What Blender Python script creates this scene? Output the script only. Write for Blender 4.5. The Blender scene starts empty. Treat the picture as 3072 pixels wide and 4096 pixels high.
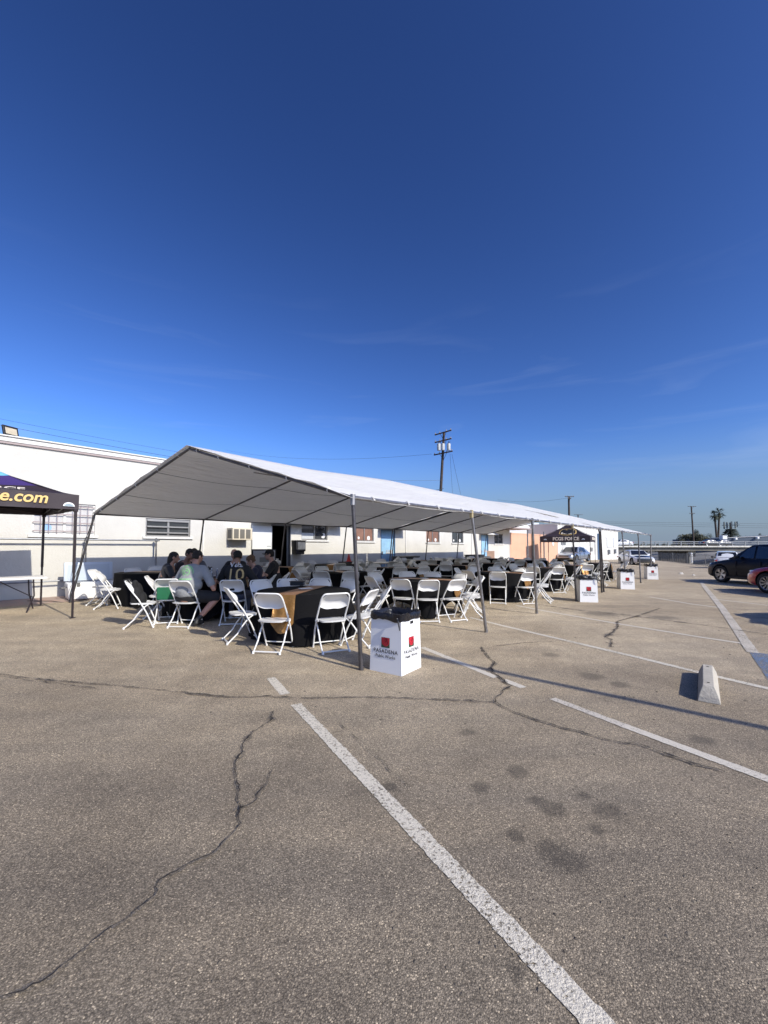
import bpy, bmesh, math, random
from mathutils import Vector, Matrix, noise
from mathutils.bvhtree import BVHTree
random.seed(7)
C = bpy.context.scene.collection
PI = math.pi
R = math.radians
# ------------------------------------------------------------------ frame
F = 1656.0; HZ = 2190.0; CAMH = 1.5
PITCH = math.atan(72.0/F); SHIFT = 70.0
UX, UY = 0.6623, 0.7492            # along the tent
VX, VY = -0.7492, 0.6623           # towards the building
P1X, P1Y = -0.385, 5.07
FR = math.atan2(UY, UX)            # rotation of the tent frame
WALLB = 10.5
def ray(px, py):
    x = (px-1536)/F; y = -(py-2048-SHIFT)/F
    # camera looks +Y pitched up
    c, s = math.cos(PITCH), math.sin(PITCH)
    return Vector((x, c - y*s, y*c + s))
def ab(x, y):
    dx, dy = x-P1X, y-P1Y
    return dx*UX+dy*UY, dx*VX+dy*VY
def W(a, b, z=0.0):
    return Vector((P1X+a*UX+b*VX, P1Y+a*UY+b*VY, z))
def gz_ab(a, b):
    z = 0.016*min(max(b, 0), 14)
    z -= 0.016*max(0, a-22)*min(1, max(0, (10-b)/10))
    z -= 0.018*max(0, a-42)*min(1, max(0, (b)/10))
    return max(z, -1.1)
def gz(x, y):
    return gz_ab(*ab(x, y))
def at_z(px, py, z):
    d = ray(px, py); t = (z-CAMH)/d.z
    return Vector((d.x*t, d.y*t, z))
def at_y(px, py, Y):
    d = ray(px, py); t = Y/d.y
    return Vector((d.x*t, Y, CAMH+d.z*t))
def G(px, py):
    z = 0.0
    for i in range(12):
        p = at_z(px, py, z); z = gz(p.x, p.y)
    return Vector((p.x, p.y, z))
def on_wall(px, py, b=WALLB):
    d = ray(px, py)
    # b = (x-P1X)*VX + (y-P1Y)*VY
    k = d.x*VX + d.y*VY
    t = (b + P1X*VX + P1Y*VY)/k
    a = (d.x*t-P1X)*UX + (d.y*t-P1Y)*UY
    return a, CAMH + d.z*t
# ------------------------------------------------------------------ materials
MATS = {}
def mat(name, col, rough=0.6, metal=0.0, var=0.0, vscale=4.0, bump=0.0, bscale=60.0, spec=None, emit=None, alpha=None, coat=0.0, trans=0.0, col2=None, sheen=0.0):
    if name in MATS: return MATS[name]
    m = bpy.data.materials.new(name); m.use_nodes = True
    nt = m.node_tree; b = nt.nodes['Principled BSDF']
    b.inputs['Base Color'].default_value = (*col, 1); b.inputs['Roughness'].default_value = rough
    b.inputs['Metallic'].default_value = metal
    if spec is not None: b.inputs['Specular IOR Level'].default_value = spec
    if coat: b.inputs['Coat Weight'].default_value = coat; b.inputs['Coat Roughness'].default_value = 0.05
    if trans: b.inputs['Transmission Weight'].default_value = trans
    if sheen: b.inputs['Sheen Weight'].default_value = sheen
    tc = nt.nodes.new('ShaderNodeTexCoord')
    if var > 0 or col2:
        n = nt.nodes.new('ShaderNodeTexNoise'); n.inputs['Scale'].default_value = vscale; n.inputs['Detail'].default_value = 6
        n.inputs['Roughness'].default_value = 0.65
        nt.links.new(tc.outputs['Object'], n.inputs['Vector'])
        r = nt.nodes.new('ShaderNodeValToRGB'); r.color_ramp.elements[0].position = 0.3; r.color_ramp.elements[1].position = 0.7
        c2 = col2 if col2 else tuple(max(0, c*(1-var)) for c in col)
        r.color_ramp.elements[0].color = (*c2, 1); r.color_ramp.elements[1].color = (*(tuple(min(1, c*(1+var*0.4)) for c in col)), 1)
        nt.links.new(n.outputs['Fac'], r.inputs['Fac']); nt.links.new(r.outputs['Color'], b.inputs['Base Color'])
    if bump > 0:
        n2 = nt.nodes.new('ShaderNodeTexNoise'); n2.inputs['Scale'].default_value = bscale; n2.inputs['Detail'].default_value = 4
        nt.links.new(tc.outputs['Object'], n2.inputs['Vector'])
        bp = nt.nodes.new('ShaderNodeBump'); bp.inputs['Strength'].default_value = bump; bp.inputs['Distance'].default_value = 0.02
        nt.links.new(n2.outputs['Fac'], bp.inputs['Height']); nt.links.new(bp.outputs['Normal'], b.inputs['Normal'])
    if emit: b.inputs['Emission Color'].default_value = (*emit[:3], 1); b.inputs['Emission Strength'].default_value = emit[3]
    MATS[name] = m
    return m
# ------------------------------------------------------------------ mesh builder
class MB:
    def __init__(s): s.v = []; s.f = []; s.mi = []
    def add(s, vs, fs, mi=0):
        o = len(s.v); s.v += [tuple(p) for p in vs]
        for f in fs: s.f.append([i+o for i in f]); s.mi.append(mi)
        return s
    def box(s, c, sz, rot=0, mi=0, M=None):
        hx, hy, hz = sz[0]/2, sz[1]/2, sz[2]/2
        P = [(-hx,-hy,-hz),(hx,-hy,-hz),(hx,hy,-hz),(-hx,hy,-hz),(-hx,-hy,hz),(hx,-hy,hz),(hx,hy,hz),(-hx,hy,hz)]
        if M is None: M = Matrix.Rotation(rot, 3, 'Z')
        return s.add([M@Vector(p)+Vector(c) for p in P], [(0,3,2,1),(4,5,6,7),(0,1,5,4),(1,2,6,5),(2,3,7,6),(3,0,4,7)], mi)
    def box2(s, x0, x1, y0, y1, z0, z1, mi=0):
        return s.box(((x0+x1)/2, (y0+y1)/2, (z0+z1)/2), (x1-x0, y1-y0, z1-z0), 0, mi)
    def tube(s, p0, p1, r0, r1=None, n=8, mi=0, caps=True):
        return s.poly([p0, p1], [r0, r1 if r1 is not None else r0], n, mi, caps)
    def poly(s, pts, r, n=8, mi=0, caps=True, closed=False):
        pts = [Vector(p) for p in pts]; m = len(pts)
        rs = r if isinstance(r, (list, tuple)) else [r]*m
        prev = None; rings = []
        for i, p in enumerate(pts):
            if closed: d = (pts[(i+1)%m]-pts[i-1])
            elif i == 0: d = pts[1]-p
            elif i == m-1: d = p-pts[i-1]
            else: d = (pts[i+1]-p).normalized()+(p-pts[i-1]).normalized()
            d.normalize()
            if prev is None:
                x = d.orthogonal().normalized()
            else:
                x = prev-d*prev.dot(d)
                if x.length < 1e-6: x = d.orthogonal()
                x.normalize()
            prev = x; y = d.cross(x)
            rings.append([p+(x*math.cos(2*PI*k/n)+y*math.sin(2*PI*k/n))*rs[i] for k in range(n)])
        vs = [q for ring in rings for q in ring]; fs = []
        rng = m if closed else m-1
        for i in range(rng):
            j = (i+1) % m
            for k in range(n):
                fs.append((i*n+k, i*n+(k+1)%n, j*n+(k+1)%n, j*n+k))
        if caps and not closed:
            fs.append(tuple(range(n))[::-1]); fs.append(tuple((m-1)*n+k for k in range(n)))
        return s.add(vs, fs, mi)
    def lathe(s, prof, c=(0,0,0), n=24, mi=0, M=None):
        vs = []; fs = []; m = len(prof)
        for (r, z) in prof:
            for k in range(n):
                p = Vector((r*math.cos(2*PI*k/n), r*math.sin(2*PI*k/n), z))
                if M is not None: p = M@p
                vs.append(p+Vector(c))
        for i in range(m-1):
            for k in range(n):
                fs.append((i*n+k, i*n+(k+1)%n, (i+1)*n+(k+1)%n, (i+1)*n+k))
        return s.add(vs, fs, mi)
    def grid(s, rows, mi=0, close=False):
        nr, nc = len(rows), len(rows[0]); vs = [p for r_ in rows for p in r_]; fs = []
        for i in range(nr-1):
            for j in range(nc if close else nc-1):
                k = (j+1) % nc
                fs.append((i*nc+j, i*nc+k, (i+1)*nc+k, (i+1)*nc+j))
        return s.add(vs, fs, mi)
    def prism(s, outline, h, M=None, mi=0):     # outline in xy, extruded 0..h in z, then M (4x4)
        n = len(outline); M = M or Matrix.Identity(4)
        vs = [M@Vector((x, y, 0)) for x, y in outline]+[M@Vector((x, y, h)) for x, y in outline]
        fs = [tuple(range(n))[::-1], tuple(range(n, 2*n))]+[(i, (i+1)%n, n+(i+1)%n, n+i) for i in range(n)]
        return s.add(vs, fs, mi)
    def mesh(s, name, mats, smooth=None, bevel=None):
        me = bpy.data.meshes.new(name); me.from_pydata(s.v, [], s.f)
        for m in (mats if isinstance(mats, (list, tuple)) else [mats]): me.materials.append(m)
        if len(me.materials) > 1: me.polygons.foreach_set('material_index', s.mi)
        me.update()
        bm = bmesh.new(); bm.from_mesh(me)
        if bevel:
            es = [e for e in bm.edges if len(e.link_faces) == 2 and e.calc_face_angle(0) > 0.6]
            bmesh.ops.bevel(bm, geom=es, offset=bevel[0], segments=bevel[1], affect='EDGES', profile=0.5)
        bmesh.ops.recalc_face_normals(bm, faces=bm.faces)
        bm.to_mesh(me); bm.free()
        if smooth is not None:
            me.polygons.foreach_set('use_smooth', [True]*len(me.polygons))
            me.set_sharp_from_angle(angle=R(smooth))
        return me
    def build(s, name, mats, parent=None, smooth=40, bevel=None, loc=None, rot=None):
        me = s.mesh(name, mats, smooth, bevel)
        return link(name, me, parent, loc, rot)
def link(name, me, parent=None, loc=None, rot=None):
    o = bpy.data.objects.new(name, me); C.objects.link(o)
    if parent is not None: o.parent = parent
    if loc is not None: o.location = loc
    if rot is not None: o.rotation_euler = rot if not isinstance(rot, (int, float)) else (0, 0, rot)
    return o
def tag(o, label=None, cat=None, group=None, kind=None):
    if label: o['label'] = label
    if cat: o['category'] = cat
    if group: o['group'] = group
    if kind: o['kind'] = kind
    return o
def empty(name, loc, rz, label, cat, group=None):
    o = bpy.data.objects.new(name, None); C.objects.link(o); o.location = loc; o.rotation_euler = (0, 0, rz)
    o.empty_display_size = 0.2
    return tag(o, label, cat, group)
KIDS = {}
def copy_tree(o, parent=None, kids=None):
    c = o.copy(); C.objects.link(c); c.parent = parent
    for ch in o.children: copy_tree(ch, c)
    return c
def remesh(mb, voxel, smooth_it=6, name='body'):
    me = mb.mesh(name, [MATS['_dummy']] if '_dummy' in MATS else [mat('_dummy', (1, 1, 1))], None)
    o = bpy.data.objects.new('tmp', me); C.objects.link(o)
    m = o.modifiers.new('r', 'REMESH'); m.mode = 'VOXEL'; m.voxel_size = voxel; m.use_smooth_shade = True
    if smooth_it:
        s_ = o.modifiers.new('s', 'SMOOTH'); s_.factor = 0.5; s_.iterations = smooth_it
    dg = bpy.context.evaluated_depsgraph_get(); dg.update()
    out = bpy.data.meshes.new_from_object(o.evaluated_get(dg))
    bpy.data.objects.remove(o)
    out.materials.clear()
    return out
def text_obj(name, body, size, m, parent, M, warp=None, bold=0.0, shear=0.0, sx=1.0, space=1.0, depth=0.002):
    cu = bpy.data.curves.new('t', 'FONT'); cu.body = body; cu.size = size; cu.align_x = 'CENTER'; cu.align_y = 'CENTER'
    cu.offset = bold; cu.shear = shear; cu.extrude = depth; cu.space_character = space; cu.resolution_u = 4
    o = bpy.data.objects.new('t', cu); C.objects.link(o)
    dg = bpy.context.evaluated_depsgraph_get(); dg.update()
    me = bpy.data.meshes.new_from_object(o.evaluated_get(dg)); bpy.data.objects.remove(o)
    me.name = name
    for v in me.vertices:
        p = Vector((v.co.x*sx, v.co.y, v.co.z))
        if warp: p = warp(p)
        else: p = M@p
        v.co = p
    me.materials.clear(); me.materials.append(m)
    return link(name, me, parent)
def frame_M(origin, xdir, ydir):
    x = Vector(xdir).normalized(); y = Vector(ydir).normalized(); z = x.cross(y)
    M = Matrix((x, y, z)).transposed().to_4x4(); M.translation = Vector(origin)
    return M
SKY_STR = 0.10
EXPO = 0.3
# ------------------------------------------------------------------ camera, sky, sun
scn = bpy.context.scene
cam_d = bpy.data.cameras.new('camera'); cam = bpy.data.objects.new('camera', cam_d); C.objects.link(cam)
cam.location = (0, 0, CAMH); cam.rotation_euler = (PI/2+PITCH, 0, 0)
cam_d.sensor_fit = 'VERTICAL'; cam_d.sensor_height = 36; cam_d.lens = F/4096*36
cam_d.shift_y = SHIFT/4096; cam_d.clip_end = 8000; cam_d.clip_start = 0.05
scn.camera = cam
SUN_EL = R(34.5); SUN_AZ = math.atan2(-0.656, 0.755)      # direction towards the sun, from +X
sd = Vector((math.cos(SUN_AZ)*math.cos(SUN_EL), math.sin(SUN_AZ)*math.cos(SUN_EL), math.sin(SUN_EL)))
sl = bpy.data.lights.new('sun', 'SUN'); sl.energy = 4.2; sl.angle = R(0.53); sl.color = (1, 0.935, 0.80)
so = bpy.data.objects.new('sun', sl); C.objects.link(so); so.rotation_euler = (-sd).to_track_quat('-Z', 'Y').to_euler(); so.location = (10, -10, 20)
w = bpy.data.worlds.new('World'); scn.world = w; w.use_nodes = True
nt = w.node_tree; bg = nt.nodes['Background']; bg.inputs['Strength'].default_value = SKY_STR
sky = nt.nodes.new('ShaderNodeTexSky'); sky.sky_type = 'NISHITA'; sky.sun_disc = False
sky.sun_elevation = SUN_EL; sky.sun_rotation = PI/2-SUN_AZ
sky.altitude = 100; sky.air_density = 1.0; sky.dust_density = 1.3; sky.ozone_density = 3.0
m1 = nt.nodes.new('ShaderNodeMixRGB'); m1.blend_type = 'MULTIPLY'; m1.inputs['Fac'].default_value = 1; m1.inputs['Color2'].default_value = (.1, .1, .1, 1)
gm = nt.nodes.new('ShaderNodeGamma'); gm.inputs['Gamma'].default_value = 1.6
hs = nt.nodes.new('ShaderNodeMixRGB'); hs.blend_type = 'MULTIPLY'; hs.inputs['Fac'].default_value = 1
k_ = 10/2**EXPO*1.08; hs.inputs['Color2'].default_value = (1.66*k_, 1.92*k_, 2.50*k_, 1)
nt.links.new(sky.outputs[0], m1.inputs['Color1']); nt.links.new(m1.outputs[0], gm.inputs['Color']); nt.links.new(gm.outputs[0], hs.inputs['Color1'])
# thin cirrus
tc = nt.nodes.new('ShaderNodeTexCoord'); mp = nt.nodes.new('ShaderNodeMapping'); mp.inputs['Scale'].default_value = (1.2, 1.2, 9.0)
mp.inputs['Rotation'].default_value = (0.0, 0.12, 0.3)
nz = nt.nodes.new('ShaderNodeTexNoise'); nz.inputs['Scale'].default_value = 2.2; nz.inputs['Detail'].default_value = 7; nz.inputs['Distortion'].default_value = 0.6
rp = nt.nodes.new('ShaderNodeValToRGB'); rp.color_ramp.elements[0].position = 0.56; rp.color_ramp.elements[1].position = 0.8
rp.color_ramp.elements[0].color = (0, 0, 0, 1); rp.color_ramp.elements[1].color = (1, 1, 1, 1)
sx = nt.nodes.new('ShaderNodeSeparateXYZ'); mr = nt.nodes.new('ShaderNodeMapRange')
mr.inputs['From Min'].default_value = 0.55; mr.inputs['From Max'].default_value = 0.08; mr.inputs['To Min'].default_value = 0; mr.inputs['To Max'].default_value = 0.22
mul = nt.nodes.new('ShaderNodeMath'); mul.operation = 'MULTIPLY'
mx = nt.nodes.new('ShaderNodeMixRGB'); mx.inputs['Color2'].default_value = (5.2, 6.2, 8.0, 1)
nt.links.new(tc.outputs['Generated'], mp.inputs['Vector']); nt.links.new(mp.outputs[0], nz.inputs['Vector']); nt.links.new(nz.outputs['Fac'], rp.inputs['Fac'])
nt.links.new(tc.outputs['Generated'], sx.inputs[0]); nt.links.new(sx.outputs['Z'], mr.inputs['Value'])
nt.links.new(rp.outputs['Color'], mul.inputs[0]); nt.links.new(mr.outputs[0], mul.inputs[1])
nt.links.new(mul.outputs[0], mx.inputs['Fac']); nt.links.new(hs.outputs[0], mx.inputs['Color1']); hz = nt.nodes.new('ShaderNodeMixRGB'); hm = nt.nodes.new('ShaderNodeMapRange'); hm.interpolation_type = 'SMOOTHSTEP'
hm.inputs['From Min'].default_value = 0.26; hm.inputs['From Max'].default_value = 0.0; hm.inputs['To Min'].default_value = 0; hm.inputs['To Max'].default_value = 0.85
hz.inputs['Color2'].default_value = (.255*10/2**EXPO, .330*10/2**EXPO, .440*10/2**EXPO, 1)
nt.links.new(sx.outputs['Z'], hm.inputs['Value']); nt.links.new(hm.outputs[0], hz.inputs['Fac']); nt.links.new(mx.outputs[0], hz.inputs['Color1']); nt.links.new(hz.outputs[0], bg.inputs['Color'])
scn.view_settings.view_transform = 'Standard'; scn.view_settings.look = 'None'; scn.view_settings.gamma = 1
scn.view_settings.exposure = EXPO
scn.render.engine = 'CYCLES'
scn.cycles.max_bounces = 6; scn.cycles.diffuse_bounces = 3; scn.cycles.transparent_max_bounces = 8
# ------------------------------------------------------------------ asphalt
def asphalt():
    m = bpy.data.materials.new('asphalt'); m.use_nodes = True; nt = m.node_tree; b = nt.nodes['Principled BSDF']
    N = nt.nodes.new; L = nt.links.new
    tc = N('ShaderNodeTexCoord')
    def noise_(scale, det=5, rough=.6, dist=0):
        n = N('ShaderNodeTexNoise'); n.inputs['Scale'].default_value = scale; n.inputs['Detail'].default_value = det
        n.inputs['Roughness'].default_value = rough; n.inputs['Distortion'].default_value = dist
        L(tc.outputs['Object'], n.inputs['Vector']); return n
    def ramp(src, p0, p1, c0, c1):
        r = N('ShaderNodeValToRGB'); e = r.color_ramp.elements; e[0].position = p0; e[1].position = p1; e[0].color = (*c0, 1); e[1].color = (*c1, 1)
        L(src, r.inputs['Fac']); return r
    def mix(a, b_, f, mode='MIX'):
        x = N('ShaderNodeMixRGB'); x.blend_type = mode
        L(a, x.inputs['Color1']) if not isinstance(a, tuple) else setattr(x.inputs['Color1'], 'default_value', (*a, 1))
        L(b_, x.inputs['Color2']) if not isinstance(b_, tuple) else setattr(x.inputs['Color2'], 'default_value', (*b_, 1))
        L(f, x.inputs['Fac']) if not isinstance(f, float) else setattr(x.inputs['Fac'], 'default_value', f)
        return x.outputs[0]
    big = noise_(0.35, 5, .6, 0.6); c = ramp(big.outputs['Fac'], .35, .68, (0.345, 0.290, 0.228), (0.465, 0.402, 0.325)).outputs[0]
    mid = noise_(2.2, 6, .7); c = mix(c, ramp(mid.outputs['Fac'], .3, .72, (.78, .775, .77), (1.12, 1.11, 1.09)).outputs[0], 1.0, 'MULTIPLY')
    # tone also darkens towards the camera, set further down
    # aggregate: pale and dark stones of 5-12 mm
    vo = N('ShaderNodeTexVoronoi'); vo.inputs['Scale'].default_value = 170; vo.inputs['Randomness'].default_value = 1.0; L(tc.outputs['Object'], vo.inputs['Vector'])
    sep = N('ShaderNodeSeparateColor'); L(vo.outputs['Color'], sep.inputs[0])
    stone = ramp(sep.outputs[0], .0, 1.0, (.52, .52, .52), (1.2, 1.18, 1.15)); stone.color_ramp.elements.new(.80).color = (1.10, 1.09, 1.07, 1)
    stone.color_ramp.elements.new(.95).color = (1.45, 1.43, 1.38, 1)
    stone.color_ramp.elements[-1].color = (2.3, 2.27, 2.15, 1)
    c = mix(c, stone.outputs[0], 1.0, 'MULTIPLY')
    gap = ramp(vo.outputs['Distance'], .35, .75, (1.08, 1.08, 1.08), (.50, .49, .48)); c = mix(c, gap.outputs[0], 0.8, 'MULTIPLY')
    fine = noise_(260, 3, .7); c = mix(c, ramp(fine.outputs['Fac'], .3, .7, (.7, .7, .7), (1.35, 1.35, 1.35)).outputs[0], 0.9, 'MULTIPLY')
    # oil stains
    spots = [(2065,3085,.085),(2215,3235,.09),(2150,3205,.06),(2430,3240,.09),(2335,3180,.045),(2385,3320,.05),(2200,3395,.075),(2060,3340,.06),(1920,3150,.07),(1560,3150,.06),(1870,2930,.07),
             (2370,2705,.16),(2200,2620,.14),(2650,2470,.3),(2400,2455,.4),(1940,2330,.3),(2480,2740,.12),(2060,3880,.04),(2250,3440,.12),(2810,2960,.1)]
    sm = None
    wob = noise_(7, 4, .7)
    for (px, py, r) in spots:
        p = G(px, py)
        sb = N('ShaderNodeVectorMath'); sb.operation = 'DISTANCE'; L(tc.outputs['Object'], sb.inputs[0]); sb.inputs[1].default_value = p
        ad = N('ShaderNodeMath'); ad.operation = 'MULTIPLY_ADD'; L(wob.outputs['Fac'], ad.inputs[0]); ad.inputs[1].default_value = r*1.5; L(sb.outputs['Value'], ad.inputs[2])
        mr_ = N('ShaderNodeMapRange'); mr_.interpolation_type = 'SMOOTHSTEP'; L(ad.outputs[0], mr_.inputs['Value'])
        mr_.inputs['From Min'].default_value = r*1.2; mr_.inputs['From Max'].default_value = r*2.0; mr_.inputs['To Min'].default_value = .52; mr_.inputs['To Max'].default_value = 0
        if sm is None: sm = mr_.outputs[0]
        else:
            q = N('ShaderNodeMath'); q.operation = 'MAXIMUM'; L(sm, q.inputs[0]); L(mr_.outputs[0], q.inputs[1]); sm = q.outputs[0]
    c = mix(c, (0.060, 0.052, 0.045), sm)
    # dusty wheel tracks
    wv = N('ShaderNodeMapping'); wv.inputs['Rotation'].default_value = (0, 0, -R(60)); wv.inputs['Scale'].default_value = (.25, 2.2, 1); L(tc.outputs['Object'], wv.inputs['Vector'])
    tr = N('ShaderNodeTexNoise'); tr.inputs['Scale'].default_value = 1.1; tr.inputs['Detail'].default_value = 5; L(wv.outputs[0], tr.inputs['Vector'])
    c = mix(c, ramp(tr.outputs['Fac'], .35, .7, (.86, .86, .87), (1.14, 1.12, 1.08)).outputs[0], .85, 'MULTIPLY')
    # darker at low Y towards the camera, paler and warmer further off
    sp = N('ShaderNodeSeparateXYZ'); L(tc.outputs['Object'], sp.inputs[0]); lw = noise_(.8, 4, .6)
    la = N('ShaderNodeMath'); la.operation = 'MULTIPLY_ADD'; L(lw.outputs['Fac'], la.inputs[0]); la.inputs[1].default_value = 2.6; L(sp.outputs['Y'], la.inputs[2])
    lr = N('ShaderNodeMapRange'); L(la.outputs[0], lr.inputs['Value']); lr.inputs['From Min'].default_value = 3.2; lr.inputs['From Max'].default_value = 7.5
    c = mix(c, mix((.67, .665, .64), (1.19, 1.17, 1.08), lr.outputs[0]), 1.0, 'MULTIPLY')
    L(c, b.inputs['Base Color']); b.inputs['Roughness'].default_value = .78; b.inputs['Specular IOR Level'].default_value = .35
    h = mix(gap.outputs[0], fine.outputs['Fac'], .35)
    bp = N('ShaderNodeBump'); bp.inputs['Strength'].default_value = .7; bp.inputs['Distance'].default_value = .004
    L(h, bp.inputs['Height']); L(bp.outputs[0], b.inputs['Normal'])
    return m
M_ASPH = asphalt()
def worn(name, col, lo=.36, hi=.5, col2=None):
    m = mat(name, col, .7, bump=.5, bscale=120)
    nt = m.node_tree; b = nt.nodes['Principled BSDF']; out = [n for n in nt.nodes if n.type == 'OUTPUT_MATERIAL'][0]
    tc = nt.nodes.new('ShaderNodeTexCoord'); n = nt.nodes.new('ShaderNodeTexNoise'); n.inputs['Scale'].default_value = 55; n.inputs['Detail'].default_value = 8; n.inputs['Roughness'].default_value = .75
    n3 = nt.nodes.new('ShaderNodeTexNoise'); n3.inputs['Scale'].default_value = 1.7; n3.inputs['Detail'].default_value = 3
    nt.links.new(tc.outputs['Object'], n.inputs['Vector']); nt.links.new(tc.outputs['Object'], n3.inputs['Vector'])
    ad = nt.nodes.new('ShaderNodeMath'); ad.operation = 'MULTIPLY_ADD'; ad.inputs[1].default_value = .30; nt.links.new(n3.outputs['Fac'], ad.inputs[0]); nt.links.new(n.outputs['Fac'], ad.inputs[2])
    r = nt.nodes.new('ShaderNodeValToRGB'); r.color_ramp.elements[0].position = lo+.15; r.color_ramp.elements[1].position = hi+.15
    nt.links.new(ad.outputs[0], r.inputs['Fac'])
    tr = nt.nodes.new('ShaderNodeBsdfTransparent'); mx = nt.nodes.new('ShaderNodeMixShader')
    nt.links.new(r.outputs[0], mx.inputs[0]); nt.links.new(tr.outputs[0], mx.inputs[1]); nt.links.new(b.outputs[0], mx.inputs[2]); nt.links.new(mx.outputs[0], out.inputs['Surface'])
    return m
M_PAINT = worn('worn_white_paint', (.60, .55, .46), .365, .48)
M_FADE = worn('faded_white_paint', (.54, .49, .42), .35, .50)
M_BLUEP = worn('worn_blue_paint', (.13, .19, .30), .42, .54)
M_JOINT = worn('pale_joint_paint', (.58, .53, .45), .31, .44)
M_CRACK = mat('crack_dark', (.022, .018, .015), .95)  # flat dark colour for cracks and bolt holes
M_TAR = worn('crack_dirt', (.17, .145, .118), .44, .60)
# lot sheet
edge = [(-60,),]
def lot_right(y):       # x of the lot's right edge at world y
    pts = [(-30, 30), (20, 32), (43, 35), (61, 42), (85, 48), (110, 52)]
    for i in range(len(pts)-1):
        if y <= pts[i+1][0]:
            t = (y-pts[i][0])/(pts[i+1][0]-pts[i][0]); return pts[i][1]+(pts[i+1][1]-pts[i][1])*max(0, t)
    return 52
g = MB(); rows = []
for j in range(71):
    y = -30+j*2.0; xr = lot_right(y); row = []
    for i in range(61):
        x = -50+(xr+50)*i/60; row.append((x, y, gz(x, y)))
    z = row[-1][2]; row.append((xr+.25, y, z-.05)); row.append((xr+4.2, y, -2.6)); rows.append(row)
g.grid(rows)
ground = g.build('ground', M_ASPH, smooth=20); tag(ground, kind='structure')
def strip_pts(pts, width, dz, jit=0.0, step=.06, taper=False, edge=0):
    """pts world xy; returns MB rows"""
    out = []; path = []
    for i in range(len(pts)-1):
        p, q = Vector(pts[i][:2]), Vector(pts[i+1][:2]); n = max(1, int((q-p).length/step))
        for k in range(n): path.append(p.lerp(q, k/n))
    path.append(Vector(pts[-1][:2]))
    rows = [[], []]; m = len(path)
    for i, p in enumerate(path):
        d = (path[min(i+1, m-1)]-path[max(i-1, 0)]); d.normalize(); nrm = Vector((-d.y, d.x))
        wv = width
        if jit: 
            p = p+nrm*(noise.noise(Vector((p.x*9, p.y*9, 3)))*.022*jit+noise.noise(Vector((p.x*31, p.y*31, 7)))*.012*jit)
            wv = width*(.15+1.7*abs(noise.noise(Vector((p.x*11, p.y*11, 1)))+.25))
        if edge: wv *= 1+edge*noise.noise(Vector((p.x*23, p.y*23, 2)))+edge*.6*noise.noise(Vector((p.x*70, p.y*70, 5)))
        if taper: wv *= min(1, (i+.5)/6, (m-i-.5)/6)
        a_, b_ = p+nrm*wv/2, p-nrm*wv/2
        rows[0].append((a_.x, a_.y, gz(a_.x, a_.y)+dz)); rows[1].append((b_.x, b_.y, gz(b_.x, b_.y)+dz))
    return rows
def pline(px_pts, width, m, name='parking_line', dz=.004, jit=0.0, **k):
    k.setdefault('edge', .16); k.setdefault('step', .02)
    pts = [G(*p) for p in px_pts]
    mb = MB(); mb.grid(strip_pts(pts, width, dz, jit, **k)); o = mb.build(name, m, smooth=None); return tag(o, kind='structure')
pline([(1083,2712),(1141,2778)], .10, M_PAINT)
pline([(1183,2818),(1560,3215),(2390,4096),(2600,4330)], .098, M_PAINT)
pline([(1690,2590),(1985,2711)], .095, M_JOINT)
pline([(2014,2720),(2095,2752)], .095, M_JOINT)
pline([(2210,2795),(2500,2905)], .09, M_FADE)
pline([(2500,2905),(3072,3118),(3200,3166)], .095, M_JOINT)
pline([(1880,2470),(2253,2560)], .09, M_JOINT); pline([(2253,2560),(2551,2630),(2795,2690),(3072,2755),(3200,2785)], .095, M_PAINT)
pline([(2063,2422),(2470,2495),(2800,2549),(2990,2577)], .09, M_JOINT)
pline([(2600,2388),(2769,2417),(2882,2431)], .09, M_JOINT); pline([(2870,2398),(3072,2422),(3250,2444)], .09, M_PAINT)
pline([(2828,2350),(2990,2360)], .09, M_JOINT); pline([(2740,2322),(2860,2330)], .12, M_JOINT)
pline([(2805,2330),(2830,2362),(2888,2433),(2935,2500),(3012,2612)], .14, M_FADE, name='pale_joint_strip', dz=.008)
bl = MB(); Q = [G(*p) for p in ((3000,2612),(3042,2613),(3140,2630),(3300,2760),(3110,2790),(3072,2722),(3046,2680),(3018,2640))]
bl.add([(p.x, p.y, p.z+.006) for p in Q], [tuple(range(len(Q)))]); tag(bl.build('blue_stall_marking', M_BLUEP, smooth=None), kind='structure')
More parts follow.
